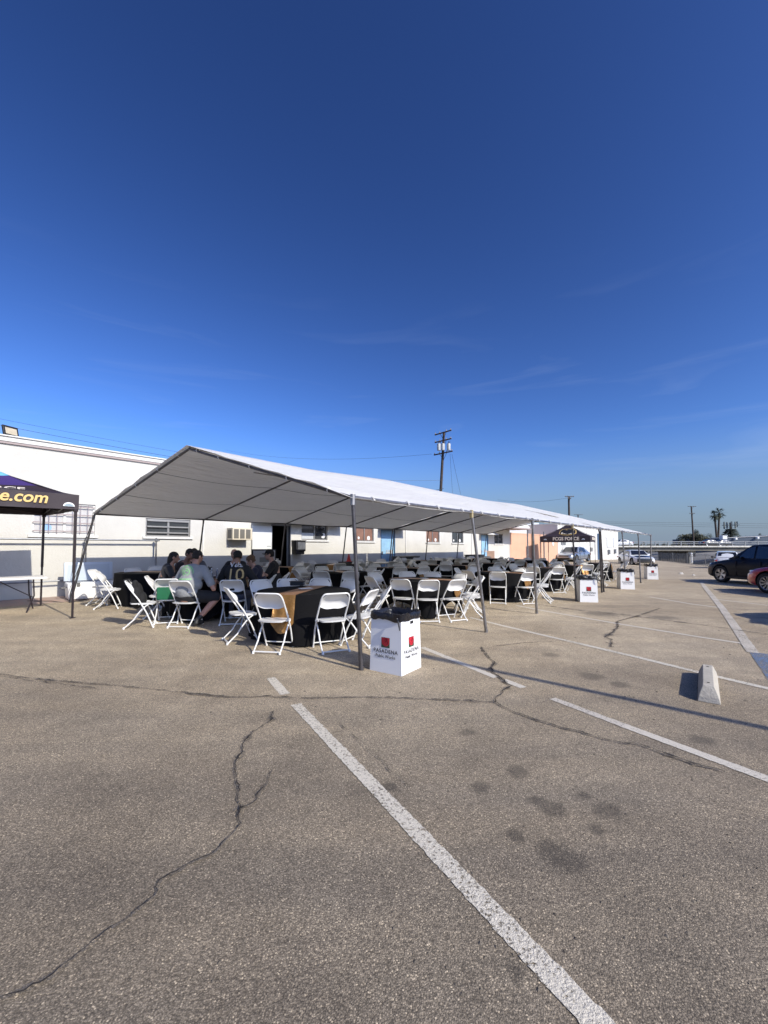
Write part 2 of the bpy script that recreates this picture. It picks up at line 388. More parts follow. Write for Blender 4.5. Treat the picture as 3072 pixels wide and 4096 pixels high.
CR = [([(0,2700),(230,2727),(470,2744),(700,2770),(920,2792),(1080,2789),(1200,2796),(1290,2797)], .012, .06),
 ([(1290,2797),(1400,2791),(1600,2795),(1850,2805),(1975,2812)], .009, .05), ([(0,2708),(230,2737),(385,2757)], .006, .02),
 ([(1085,2850),(1088,2880),(1020,2930),(985,2955),(965,2990),(970,3015),(940,3045),(935,3090),(945,3150),(955,3200),(968,3240)], .012, .05),
 ([(968,3240),(955,3300),(930,3330),(895,3380),(880,3400),(850,3420),(770,3455),(700,3495),(640,3530),(615,3590),(560,3640),(500,3690),(430,3740),(400,3765),(310,3830),(215,3915),(130,3960),(-60,4030)], .0075, .03),
 ([(1095,3085),(1075,3120),(1030,3200),(990,3225),(968,3240)], .010, .04),
 ([(1923,2590),(1950,2625),(1980,2655),(1965,2672),(1970,2690),(2010,2722),(2040,2745),(1985,2800),(1978,2812)], .02, .06),
 ([(1978,2812),(2050,2848),(2120,2875),(2200,2900),(2300,2925),(2420,2962),(2560,2985),(2640,3012),(2780,3060),(2900,3090)], .014, .05),
 ([(2640,2435),(2560,2462),(2470,2487),(2472,2511),(2448,2533),(2421,2549),(2448,2560),(2445,2590)], .025, .10),
 ([(1970,2588),(2100,2572),(2250,2565)], .006, .04), ([(2150,2418),(2300,2440),(2500,2460),(2800,2500),(3072,2540)], .012, .12),
 ([(1640,3160),(1560,3080),(1450,2985),(1350,2890)], .004, .01), ([(1850,2410),(2000,2440),(2130,2455)], .008, .06)]
for pts, w1, w2 in CR:
    wp = [G(*p) for p in pts]
    mb = MB(); mb.grid(strip_pts(wp, w2*1.0, .010, 1.0, step=.05)); tag(mb.build('crack_dirt', M_TAR, smooth=None), kind='structure')
    mb = MB(); mb.grid(strip_pts(wp, w1*.8, .014, 1.25, step=.018)); tag(mb.build('asphalt_crack', M_CRACK, smooth=None), kind='structure')
# terrain beyond, channel, brick apron by the wall
M_CONC = mat('channel_concrete', (.26, .25, .235), .85, var=.35, vscale=.2, bump=.3, bscale=3)
M_DIRT = mat('far_terrain', (.16, .145, .115), .9, var=.4, vscale=.01)
t = MB(); t.add([(-3500,-600,-2.9),(3500,-600,-2.9),(3500,4500,-2.9),(-3500,4500,-2.9)], [(0,1,2,3)]); tag(t.build('terrain', M_DIRT, smooth=None), kind='structure')
t = MB(); t.grid([[(30,20,-2.6),(30,140,-2.6)],[(66,20,-2.6),(70,140,-2.6)],[(90,20,.3),(96,140,.3)],[(150,20,.3),(150,140,.3)]]); tag(t.build('wash_channel', M_CONC, smooth=None), kind='structure')
M_APR = mat('brick_apron', (.36, .22, .17), .85, var=.5, vscale=6, col2=(.30, .27, .23), bump=.4)
ap = MB(); rows = [[tuple(W(a, b, gz_ab(a, b)+.004)) for b in (9.15, 10.49)] for a in range(-14, 28)]
ap.grid(rows); tag(ap.build('brick_apron', M_APR, smooth=None), kind='structure')

# grit and leaf scraps lying on the lot
M_GRIT = mat('dark_grit', (.05, .04, .032), .9, col2=(.20, .17, .13), vscale=2.0)
rg = random.Random(31); q = MB()
for k in range(420):
    px, py = rg.uniform(0, 3072), 2480+1500*rg.random()**1.3
    p = G(px, py); s_ = rg.uniform(.003, .009)*(1 if py > 2900 else 1.8)
    if ab(p.x, p.y)[1] > 0.2: continue
    t = rg.random()*6.3; n_ = rg.randint(4, 6)
    base = [Vector((p.x+s_*rg.uniform(.6, 1.4)*math.cos(t+2*PI*i/n_), p.y+s_*rg.uniform(.6, 1.4)*math.sin(t+2*PI*i/n_), p.z+.001)) for i in range(n_)]
    q.add(base+[Vector((p.x, p.y, p.z+.001+s_*.55))], [(i, (i+1) % n_, n_) for i in range(n_)])
tag(q.build('grit', M_GRIT, smooth=None), kind='stuff')
# ------------------------------------------------------------------ event tents
M_VINYL = mat('white_vinyl', (.85, .84, .81), .45, bump=.8, bscale=3)
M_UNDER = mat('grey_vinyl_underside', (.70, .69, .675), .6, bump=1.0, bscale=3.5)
def translucent(m, col, fac):
    nt = m.node_tree; b = nt.nodes['Principled BSDF']; out = [n for n in nt.nodes if n.type == 'OUTPUT_MATERIAL'][0]
    t = nt.nodes.new('ShaderNodeBsdfTranslucent'); t.inputs['Color'].default_value = (*col, 1); x = nt.nodes.new('ShaderNodeMixShader'); x.inputs[0].default_value = fac
    nt.links.new(b.outputs[0], x.inputs[1]); nt.links.new(t.outputs[0], x.inputs[2]); nt.links.new(x.outputs[0], out.inputs['Surface'])
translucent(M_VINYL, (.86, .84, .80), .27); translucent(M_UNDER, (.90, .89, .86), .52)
for m_ in (M_VINYL, M_UNDER):      # creases pulled diagonally across the cloth
    nt = m_.node_tree; b = nt.nodes['Principled BSDF']; tcn = nt.nodes.new('ShaderNodeTexCoord'); mpn = nt.nodes.new('ShaderNodeMapping')
    mpn.inputs['Rotation'].default_value = (0, 0, .45); mpn.inputs['Scale'].default_value = (.8, 6.5, 1)
    nn = nt.nodes.new('ShaderNodeTexNoise'); nn.inputs['Scale'].default_value = 2.0; nn.inputs['Detail'].default_value = 3; nn.inputs['Distortion'].default_value = 1.0
    nt.links.new(tcn.outputs['Object'], mpn.inputs[0]); nt.links.new(mpn.outputs[0], nn.inputs['Vector'])
    bp_ = nt.nodes.new('ShaderNodeBump'); bp_.inputs['Strength'].default_value = 1.0; bp_.inputs['Distance'].default_value = .055 if m_ is M_UNDER else .03
    nt.links.new(nn.outputs['Fac'], bp_.inputs['Height']); nt.links.new(bp_.outputs['Normal'], b.inputs['Normal'])
    for t_n in nt.nodes:
        if t_n.type == 'BSDF_TRANSLUCENT': nt.links.new(bp_.outputs['Normal'], t_n.inputs['Normal'])
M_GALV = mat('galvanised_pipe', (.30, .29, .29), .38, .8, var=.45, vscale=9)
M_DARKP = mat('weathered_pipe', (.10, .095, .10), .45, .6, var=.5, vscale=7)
M_SEAM = mat('seam_grey', (.16, .16, .165), .7); M_BALL = mat('white_rubber', (.7, .68, .64), .6)
M_BRASS = mat('bare_pipe_end', (.45, .36, .2), .4, .7)
NEAR_T = [0, 2.9, 5.6, 8.4, 11.15, 14.3, 17.3, 20.4]
FAR_T = [-.55, 2.25, 5.2, 8.2, 11.2, 14.0, 17.0, 20.3]
NEAR_TOP = [(1410,1990),(1877,2050),(2120,2078),(2283,2100),(2388,2113),(2482,2127),(2550,2135),(2598,2140)]
NEAR_FOOT = [(1445,2680),(1945,2530),(2147,2455),(2305,2406),(2409,2370),(2505,2348),(2563,2332),(2603,2317)]
FAR_TOP = [(365,2055),(800,2077),(1132,2092),(1376,2106),(1566,2117),(1724,2123),(1853,2130),(1950,2137)]
EN, EF, ER = 2.12, 2.35, 3.40
BF, BR = 8.8, 4.2
def near_pt(i, d=0): return Vector((NEAR_T[i]+d, 0, EN))
def far_pt(i, d=0): return Vector((FAR_T[i]+d, BF, EF))
def ridge_pt(i, d=0):
    return Vector(((NEAR_T[i]+FAR_T[i])/2+d+.08, BR, ER-.02-(.05*math.sin(i*2.1) if i else 0)))
def canopy(i0, i1, d0, d1, seed, last=False):
    mb = MB(); L_ = 12; rows = []
    for i in range(i0, i1):
        for k in range(L_+(1 if i == i1-1 else 0)):
            t = k/L_; dd = d0 if i == i0 and k == 0 else 0
            n = near_pt(i).lerp(near_pt(i+1), t); r = ridge_pt(i).lerp(ridge_pt(i+1), t); f = far_pt(i).lerp(far_pt(i+1), t)
            e0 = d0 if i == i0 and k == 0 else 0; e1 = d1 if i == i1-1 and k == L_ else 0
            sag = math.sin(PI*t)
            row = []
            pull = 0
            if last and i == i1-1: pull = t*t*1.1      # the last cover is short at its outer corner
            for s in range(13):          # near slope
                u = s/12; p = n.lerp(r, u)
                p.x += e0+e1 - pull*(1-u)*(1-u)
                wr = noise.noise(Vector((p.x*.9+seed, p.y*2.2, seed)))*.05 + noise.noise(Vector((p.x*3.1, p.y*1.2+seed, 4)))*.022
                p.z += .035 - (.05*sag*math.sin(PI*u)) + wr*math.sin(PI*min(1, u+.08))*(1.5 if i0 == 4 and i == 4 else 1) - .008*(1-u)
                if s == 0: p.y -= .03; p.z -= .022+.030*sag+.016*abs(math.sin(PI*(t*4-.5)))
                row.append(tuple(p))
            for s in range(1, 13):
                u = s/12; p = r.lerp(f, u); p.x += e0+e1
                wr = noise.noise(Vector((p.x*.8+seed+9, p.y*2.2, seed)))*.035
                p.z += .035 - (.06*sag*math.sin(PI*u)) + wr*math.sin(PI*u)
                if s == 12: p.y += .03; p.z -= .02+.03*sag
                row.append(tuple(p))
            rows.append(row)
    mb.grid(rows)
    me = mb.mesh('canopy', [M_VINYL, M_UNDER], 60)
    # make the lower skin its own layer 4 mm below
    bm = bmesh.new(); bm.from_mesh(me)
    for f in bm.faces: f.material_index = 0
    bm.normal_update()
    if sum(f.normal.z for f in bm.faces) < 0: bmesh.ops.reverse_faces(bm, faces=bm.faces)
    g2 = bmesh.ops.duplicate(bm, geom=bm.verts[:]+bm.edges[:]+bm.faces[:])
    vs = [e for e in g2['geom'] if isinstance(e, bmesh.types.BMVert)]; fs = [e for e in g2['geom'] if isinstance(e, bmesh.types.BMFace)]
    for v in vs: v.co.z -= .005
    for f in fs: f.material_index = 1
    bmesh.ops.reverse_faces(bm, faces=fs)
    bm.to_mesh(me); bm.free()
    me.polygons.foreach_set('use_smooth', [True]*len(me.polygons))
    return me
def tent(i0, i1, label, d0, d1, last=False):
    root = empty('event_tent', W(0, 0, 0), FR, label, 'tent')
    link('canopy', canopy(i0, i1, -.05+d0*1.0, .05+d1, i0*3.3+1, last), root)
    inv = Matrix.Rotation(-FR, 3, 'Z'); P1v = Vector((P1X, P1Y, 0))
    dd = lambda i: (d0 if i == i0 else d1 if i == i1 else 0)
    def pipe(name, pts, r, m):
        mb = MB(); mb.poly(pts, r, 8); return mb.build(name, m, root)
    pipe('ridge_pipe', [ridge_pt(i, dd(i)) for i in range(i0, i1+1)], .024, M_GALV)
    pipe('eave_pipe', [near_pt(i, dd(i))+Vector((0, 0, -.005)) for i in range(i0, i1+1)], .026, M_GALV)
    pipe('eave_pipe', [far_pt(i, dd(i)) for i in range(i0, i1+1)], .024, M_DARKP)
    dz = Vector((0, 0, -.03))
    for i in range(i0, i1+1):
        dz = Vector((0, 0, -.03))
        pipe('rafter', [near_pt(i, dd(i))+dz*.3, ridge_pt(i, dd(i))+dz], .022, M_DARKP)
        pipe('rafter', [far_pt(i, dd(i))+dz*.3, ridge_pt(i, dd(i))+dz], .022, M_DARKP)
        if i < i1:     # purlins halfway up each slope
            dz = Vector((0, 0, -.085))
            pipe('purlin', [near_pt(i, dd(i)).lerp(ridge_pt(i, dd(i)), .5)+dz, near_pt(i+1, dd(i+1)).lerp(ridge_pt(i+1, dd(i+1)), .5)+dz], .010, M_GALV)
        # legs
        foot = G(*NEAR_FOOT[i]); fl = inv@(foot-P1v); top = near_pt(i, dd(i))
        if dd(i): fl.x += dd(i)
        if i == 4 and i0 == 4: fl += Vector((.12, .0, 0))
        mb = MB(); mb.poly([top, top.lerp(fl, .55), fl], [.024, .026, .028], 10); mb.lathe([(0, 0), (.032, 0), (.032, .05), (.028, .05)], fl, 10)
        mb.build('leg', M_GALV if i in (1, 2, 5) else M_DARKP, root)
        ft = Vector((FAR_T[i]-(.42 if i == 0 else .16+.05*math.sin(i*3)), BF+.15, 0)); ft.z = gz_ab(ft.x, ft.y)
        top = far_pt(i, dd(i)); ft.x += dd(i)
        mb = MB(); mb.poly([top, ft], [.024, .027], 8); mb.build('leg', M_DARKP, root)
        mb = MB(); q = near_pt(i, dd(i)); mb.tube(q+Vector((0,0,.035)), q+Vector((0,0,-.10)), .034, .034, 8); mb.build('corner_fitting', M_BRASS if i in (1, 3) else M_GALV, root)
    # ball ties along the near eave and up the open gable
    for u in (.36, .70):
        for S_, n_ in ((near_pt, 'near'), (far_pt, 'far')):
            pts = []
            for i in range(i0, i1):
                for k in range(6):
                    t = k/6; p = S_(i, dd(i)*(1-t)).lerp(S_(i+1, 0), t).lerp(ridge_pt(i).lerp(ridge_pt(i+1), t), u); p.z -= .006+.075*math.sin(PI*t)*math.sin(PI*u); pts.append(p)
            mb = MB(); mb.poly(pts, .006, 4); mb.build('fabric_seam', M_SEAM, root)
    k = 0
    for i in range(i0, i1):
        for t in (.12, .37, .63, .88):
            p = near_pt(i).lerp(near_pt(i+1), t); mb = MB()
            mb.poly([p+Vector((0, .034*math.cos(q), .034*math.sin(q))) for q in [x*PI/4 for x in range(8)]], .007, 5, closed=True); mb.lathe([(0, -.014), (.012, -.007), (.014, 0), (.012, .007), (0, .014)], p+Vector((0, -.04, -.01)), 6)
            mb.build('ball_tie', M_BALL, root)
    if i0 == 0:
        for u in (.1, .3, .52, .74, .92):
            for (A, B_) in ((far_pt(0), ridge_pt(0)), (near_pt(0), ridge_pt(0))):
                p = A.lerp(B_, u); mb = MB(); mb.poly([p+Vector((.036*math.cos(q), 0, .036*math.sin(q)-.01)) for q in [x*PI/4 for x in range(8)]], .008, 5, closed=True)
                mb.build('ball_tie', M_BALL, root)
    return root
tent(0, 4, 'long white peaked canopy tent on grey poles, nearest one, over the first tables', 0, -.06)
tent(4, 7, 'white peaked canopy tent joined behind the nearer one, ending beside the parked cars', .08, 0, True)
# ------------------------------------------------------------------ long white building
M_WALL = mat('cream_stucco', (.57, .555, .51), .85, var=.13, vscale=.7, bump=.35, bscale=22)
M_WALL2 = mat('white_stucco', (.62, .61, .58), .85, var=.1, vscale=1, bump=.3, bscale=20)
M_TRIM = mat('white_trim', (.64, .63, .60), .6, var=.1, vscale=3)
M_PEACH = mat('peach_stucco', (.62, .37, .25), .85, var=.1, vscale=1.2, bump=.3, bscale=20)
M_GREYST = mat('pale_grey_stucco', (.50, .53, .56), .85, var=.1, vscale=1)
M_ROOF = mat('tar_roof', (.16, .16, .17), .9, var=.3)
M_GLASS = mat('window_glass', (.045, .05, .055), .06, spec=.8)
M_BROWNG = mat('papered_glass', (.24, .13, .09), .35, var=.3, vscale=3)
M_PAPERG = mat('white_papered_glass', (.50, .49, .48), .4, var=.15, vscale=4)
M_ALU = mat('aluminium', (.34, .33, .31), .4, .7)
M_STEEL = mat('grey_steel', (.22, .23, .25), .45, .6, var=.3, vscale=8)
M_DOORW = mat('white_door_paint', (.68, .69, .68), .5, var=.08, vscale=2)
M_BLUE = mat('pale_blue_door_paint', (.27, .47, .66), .5, var=.15, vscale=3)
M_BLACK = mat('black_paint', (.015, .015, .017), .5)
M_DARKIN = mat('dark_interior', (.01, .01, .012), .9)
M_PLASW = mat('white_plastic', (.80, .80, .79), .38)
M_RED = mat('red_plastic', (.65, .03, .02), .45)
M_BEIGE = mat('beige_enamel', (.62, .55, .42), .5, var=.1)
def hole_wall(mb, a0, a1, z0, z1, holes, y=0.0, th=.22, zbot=None):
    """wall in the x-z plane, front at y, thickness towards +y; holes (x0,x1,z0,z1)"""
    xs = sorted(set([a0, a1]+[h for q in holes for h in q[:2]])); zs = sorted(set([z0, z1]+[h for q in holes for h in q[2:4]]))
    for i in range(len(xs)-1):
        for j in range(len(zs)-1):
            cx, cz = (xs[i]+xs[i+1])/2, (zs[j]+zs[j+1])/2
            if any(q[0] < cx < q[1] and q[2] < cz < q[3] for q in holes): continue
            mb.add([(xs[i], y, zs[j]), (xs[i+1], y, zs[j]), (xs[i+1], y, zs[j+1]), (xs[i], y, zs[j+1])], [(0, 1, 2, 3)])
            mb.add([(xs[i], y+th, zs[j]), (xs[i+1], y+th, zs[j]), (xs[i+1], y+th, zs[j+1]), (xs[i], y+th, zs[j+1])], [(3, 2, 1, 0)])
    for q in holes:
        for (p, r) in (((q[0], q[2]), (q[1], q[2])), ((q[1], q[2]), (q[1], q[3])), ((q[1], q[3]), (q[0], q[3])), ((q[0], q[3]), (q[0], q[2]))):
            mb.add([(p[0], y, p[1]), (r[0], y, r[1]), (r[0], y+th, r[1]), (p[0], y+th, p[1])], [(0, 1, 2, 3)])
def px_rect(x0, x1, ytop, ybot, b=WALLB):
    a0, za = on_wall(x0, ytop, b); a1, _ = on_wall(x1, ytop, b); _, zb = on_wall((x0+x1)/2, ybot, b)
    _, zt = on_wall((x0+x1)/2, ytop, b)
    return a0, a1, zb, zt
WIN = {}
wins = [ # px x0,x1,ytop,ybot at its middle
 (131, 382, 2012, 2140, 'grid'), (583, 762, 2076, 2147, 'louvre'), (1206, 1310, 2098, 2160, 'fan'), (1422, 1495, 2110, 2165, 'brown'),
 (1705, 1758, 2122, 2170, 'brown2'), (1808, 1853, 2127, 2172, 'dark'), (1977, 2011, 2135, 2175, 'dark2')]
doors = [(1088, 1160, 2104, 'open'), (1525, 1578, 2124, 'blue1'), (1925, 1951, 2142, 'blue2')]
B = empty('long_building', W(0, WALLB, 0), FR, 'long low cream stucco building with flat roof behind the canopy tents', 'building')
A0, A1 = -14.0, 27.4
ROOFZ = 4.36
holes = []; wr = []; dr = []
for (x0, x1, yt, yb, k) in wins:
    a0, a1, z0, z1 = px_rect(x0, x1, yt, yb); holes.append((a0, a1, z0, z1)); wr.append((a0, a1, z0, z1, k))
for (x0, x1, yt, k) in doors:
    a0, _ = on_wall(x0, yt); a1, z1 = on_wall(x1, yt); holes.append((a0, a1, gz_ab(a0, 10)+.02, z1)); dr.append((a0, a1, gz_ab(a0, 10)+.02, z1, k))
mb = MB(); hole_wall(mb, A0, A1, -.6, ROOFZ-.16, holes)
mb.add([(A1, 0, -1), (A1, 14, -1), (A1, 14, ROOFZ-.16), (A1, 0, ROOFZ-.16)], [(0, 1, 2, 3)]); mb.add([(A0, 0, -1), (A0, 14, -1), (A0, 14, ROOFZ-.16), (A0, 0, ROOFZ-.16)], [(0, 1, 2, 3)])
mb.add([(A0, 14, -1), (A1, 14, -1), (A1, 14, ROOFZ-.16), (A0, 14, ROOFZ-.16)], [(0, 1, 2, 3)])
mb.build('wall', M_WALL, B, smooth=None)
mb = MB(); mb.box2(A0-.1, A1+.05, -.07, 14.1, ROOFZ-.16, ROOFZ-.04); mb.box2(A0-.12, A1+.07, -.11, 14.1, ROOFZ-.04, ROOFZ+.0); mb.build('roof', M_TRIM, B, smooth=None, bevel=(.008, 1))
mb = MB(); mb.box2(A0, A1, .3, 13.8, ROOFZ+.0, ROOFZ+.02); mb.build('roof_deck', M_ROOF, B, smooth=None)
mb = MB(); mb.box2(A0, A1, -.05, -.002, ROOFZ-.215, ROOFZ-.163); mb.build('fascia', mat('dull_fascia', (.33, .27, .26), .7), B, smooth=None)  # dull brown band below the roof edge
mb = MB(); mb.box2(A0, A1, .24, 3, -.5, -.45); mb.box2(A0, A1, 3, 3.1, -.5, 4.0); mb.build('interior', M_DARKIN, B, smooth=None)
# pilaster seams and conduits on the wall
for px in (812, 1622, 1886):
    a, _ = on_wall(px, 2150); mb = MB(); mb.box2(a-.03, a+.03, -.035, -.002, 0.2, ROOFZ-.22); mb.build('conduit', M_TRIM, B, smooth=None)
for (a0, a1, z0, z1, k) in wr:
    fm = MB(); t_ = .045; yy = .04
    fm.box2(a0+.001, a0+t_, yy, yy+.07, z0+.001, z1-.001); fm.box2(a1-t_, a1-.001, yy, yy+.07, z0+.001, z1-.001)
    fm.box2(a0+t_, a1-t_, yy, yy+.07, z0+.001, z0+t_); fm.box2(a0+t_, a1-t_, yy, yy+.07, z1-t_, z1-.001); am = (a0+a1)/2
    fm.box2(am-.03, am+.03, yy-.004, yy+.066, z0+t_, z1-t_)
    win = fm.build('window', M_TRIM if k in ('grid',) else M_ALU, B, smooth=None)
    pm = MB(); pm.box2(a0+t_, a1-t_, yy+.03, yy+.04, z0+t_, z1-t_)
    pm.build('pane', {'grid': M_PAPERG, 'brown': M_BROWNG, 'brown2': M_BROWNG}.get(k, M_GLASS), win, smooth=None)
    sm = MB(); sm.box2(a0-.08, a1+.08, -.06, .03, z0-.07, z0-.002); sm.build('sill', M_TRIM, win, smooth=None)
    if k == 'grid':
        bm_ = MB()
        for j in range(1, 8):
            x = a0+(a1-a0)*j/8
            if j != 4: bm_.tube((x, -.02, z0+.02), (x, -.02, z1-.02), .007, n=5)
        for z in (.12, .38, .64, .9):
            zz = z0+(z1-z0)*z; bm_.box2(a0+.01, a1-.01, -.018, -.006, zz-.012, zz+.012)
        bm_.build('security_bars', mat('bar_paint', (.30, .24, .24), .6), win, smooth=None)
        q = MB(); x, z = a0+(a1-a0)*.24, z0+(z1-z0)*.22
        q.lathe([(0, 0), (.09, 0), (.09, .004), (0, .004)], n=20, M=Matrix.Rotation(PI/2, 3, 'X'), c=(x, yy+.024, z)); q.build('sticker', mat('blue_sticker', (.25, .42, .7), .5), win)
    if k == 'louvre':
        bm_ = MB()
        for z in (.22, .55, .88):
            zz = z0+(z1-z0)*z; bm_.box2(a0+.05, a1-.05, .0, .036, zz-.022, zz+.022)
        bm_.build('louvre_rail', M_ALU, win, smooth=None)
    if k == 'fan':
        q = MB(); q.box2(a0+t_, am-.03, yy+.018, yy+.027, z0+t_, z0+(z1-z0)*.45); q.build('paper_sheet', mat('grey_paper', (.45, .47, .48), .7), win, smooth=None)
        q = MB(); cx, cz = am+(a1-am)*.45, z0+(z1-z0)*.62
        for an in range(5):
            A_ = an*2*PI/5+.3; q.box((cx+.14*math.cos(A_), yy+.018, cz+.14*math.sin(A_)), (.26, .012, .13), M=Matrix.Rotation(-A_, 3, 'Y'))
        q.build('fan', M_BLACK, win, smooth=None)
        q = MB(); q.lathe([(0, 0), (.13, 0), (.13, .006), (0, .006)], n=6, M=Matrix.Rotation(PI/2, 3, 'X'), c=(a1-.2, yy+.024, z0+.2)); q.build('sticker', mat('white_sticker', (.72, .70, .68), .5), win)
    if k in ('brown', 'dark', 'brown2'):
        for fx, r in ((.22, .07), (.76, .11)):
            q = MB(); q.lathe([(0, 0), (r, 0), (r*.85, .004), (0, .004)], n=9, M=Matrix.Rotation(PI/2, 3, 'X'), c=(a0+(a1-a0)*fx, yy+.026, z0+.16)); q.build('sticker', mat('white_sticker', (.72, .70, .68), .5), win)
for (a0, a1, z0, z1, k) in dr:
    fm = MB(); t_ = .05
    fm.box2(a0-.04, a0+.001, -.02, .1, z0, z1+.04); fm.box2(a1-.001, a1+.04, -.02, .1, z0, z1+.04); fm.box2(a0+.001, a1-.001, -.02, .1, z1-.001, z1+.04)
    fr = fm.build('door_frame', M_STEEL if k == 'open' else mat('blue_frame', (.12, .2, .3), .5), B, smooth=None)
    dm = MB()
    if k == 'open':
        dw = a1-a0
        dm.box2(a0-dw*1.05, a0-.05, -.075, -.028, z0, z1-.05); d = dm.build('door', M_DOORW, B, smooth=None, bevel=(.004, 1))
        h = MB(); h.lathe([(0, 0), (.03, .0), (.03, .03), (.015, .05), (0, .055)], n=10, M=Matrix.Rotation(PI/2, 3, 'X'), c=(a0-dw*.97, -.076, 1.18)); h.build('handle', M_STEEL, d)
        for j, s_ in enumerate(('entry', 'hours', 'notice')):
            q = MB(); x = a0-.18; z = z0+1.35-j*.12
            q.box2(x-.09, x+.09, -.078, -.0755, z, z+.035); q.build('lettering', mat('grey_lettering', (.33, .36, .36), .6), d, smooth=None)
    else:
        dm.box2(a0, a1, .05, .10, z0, z1-.002); d = dm.build('door', M_BLUE, B, smooth=None)
        h = MB(); h.box2(a0+.06, a0+.16, .02, .049, z0+.95, z0+1.12); h.build('handle', M_STEEL, d, smooth=None)
        q = MB(); q.box2(a0+.4, a0+.9, .03, .049, z0+1.0, z0+1.06)
        for xx in (.45, .58, .7, .82): q.box2(a0+xx, a0+xx+.05, .028, .049, z0+1.06, z0+1.2)
        q.build('papers', M_PAPERG, d, smooth=None)
# awnings over the doors, hidden above the tent edge
def awning(a0, a1, z, dep):
    q = MB(); q.add([(a0, -.003, z+.28), (a1, -.003, z+.28), (a1+.03, -dep, z), (a0-.03, -dep, z), (a0, -.003, z+.24), (a1, -.003, z+.24), (a1+.03, -dep, z-.04), (a0-.03, -dep, z-.04)], [(0,1,2,3),(7,6,5,4),(0,3,7,4),(1,5,6,2),(3,2,6,7),(0,4,5,1)])
    q.build('awning', M_TRIM, B, smooth=None)
z = dr[0][3]; awning(dr[0][0]-.9, wr[2][1]+.75, z+.12, .62)
awning(dr[1][0]-.25, dr[1][1]+.7, dr[1][3]+.08, .62); awning(dr[2][0]-.3, dr[2][1]+.5, dr[2][3]+.08, .6)
# window unit air conditioner, wall box
a0, a1, z0, z1 = px_rect(922, 1003, 2112, 2160, WALLB-.3)
q = MB(); q.box2(a0+.02, a1, -.42, -.002, z0, z1); ac = q.build('air_conditioner', M_BEIGE, B, smooth=None, bevel=(.01, 1))
for j in range(3):
    q = MB(); x0 = a0+.07+(a1-a0-.1)*j/3; q.box2(x0, x0+(a1-a0-.1)/3-.05, -.426, -.4205, z0+.05, z1-.05); q.build('grille', mat('ac_grille', (.13, .12, .10), .6), ac, smooth=None)
q = MB(); q.box2(a0+.012, a0+.0195, -.35, -.08, z0+.06, z1-.06); q.build('grille', mat('ac_grille', (.13, .12, .10), .6), ac, smooth=None)
a0, a1, z0, z1 = px_rect(1176, 1214, 2164, 2217, WALLB-.15)
q = MB(); q.box2(a0, a1, -.3, -.002, z0+.12, z1); q.box2(a0+.03, a1-.03, -.26, -.003, z0, z0+.119); q.box2(a0-.02, a1+.02, -.33, -.003, z1+.001, z1+.03); bx = q.build('utility_box', M_BLACK, B, smooth=None, bevel=(.006, 1))
q = MB(); q.box2(a0+.09, a1-.03, -.306, -.3005, z0+.2, z1-.05); q.build('door', M_STEEL, bx, smooth=None)
# roof flood light
fl = at_y(44, 1716, 0); a, z = on_wall(44, 1716)
FLt = empty('flood_light', W(a, WALLB+.1, ROOFZ), FR+.5, 'square black framed flood light on the roof edge of the long building', 'lamp')
q = MB(); q.box((0, 0, .145), (.36, .05, .26), M=Matrix.Rotation(-.25, 3, 'X')); q.build('housing', M_BLACK, FLt, smooth=None, bevel=(.008, 2))
q = MB(); q.box((0, -.030, .137), (.27, .01, .17), M=Matrix.Rotation(-.25, 3, 'X')); q.build('lens', mat('lamp_lens', (.52, .45, .33), .25, var=.2, vscale=12), FLt, smooth=None)
q = MB(); q.box((0, 0, .012), (.26, .09, .02)); q.tube((-.13, 0, .02), (-.13, 0, .15), .012); q.tube((.13, 0, .02), (.13, 0, .15), .012); q.build('bracket', M_BLACK, FLt, smooth=None)
# ------------------------------------------------------------------ peach annex, grey upper block, porch
def simple_block(name, a0, a1, b0, dep, z1, m, label, roofm=M_TRIM, over=.06, holes=(), zb=-1.3):
    E = empty(name, W(a0, b0, 0), FR, label, 'building')
    q = MB(); hole_wall(q, 0, a1-a0, zb, z1-.1, [(h[0]-a0, h[1]-a0, h[2], h[3]) for h in holes], th=.2)
    w_ = a1-a0
    q.add([(w_, 0, zb), (w_, dep, zb), (w_, dep, z1-.1), (w_, 0, z1-.1)], [(0,1,2,3)]); q.add([(0, 0, zb), (0, dep, zb), (0, dep, z1-.1), (0, 0, z1-.1)], [(0,1,2,3)]); q.add([(0, dep, zb), (w_, dep, zb), (w_, dep, z1-.1), (0, dep, z1-.1)], [(0,1,2,3)])
    q.build('wall', m, E, smooth=None)
    q = MB(); q.box2(-over, w_+over, -over, dep+over, z1-.1, z1); q.build('roof', roofm, E, smooth=None)
    return E
aP0 = 27.43; aP1 = on_wall(2232, 2200)[0]
PE = simple_block('peach_annex', aP0, aP1, WALLB+.02, 6, 2.68, M_PEACH, 'low peach stucco annex wall beyond the cream building', M_PEACH, .02)
aW0, _ = on_wall(2228, 2100, WALLB+2.5); 
GE = simple_block('grey_block', aP0+1.5, aP1+3, WALLB+3.0, 6, 4.15, M_GREYST, 'plain pale grey upper block rising behind the peach annex wall', M_GREYST, .03)
# little sign plate on peach wall
ax, zx = on_wall(2212, 2172); q = MB(); q.lathe([(0, 0), (.28, 0), (.28, .03), (0, .03)], n=20, M=Matrix.Rotation(PI/2, 3, 'X'), c=(ax-aP0, -.003, zx)); q.build('round_plate', M_TRIM, PE)
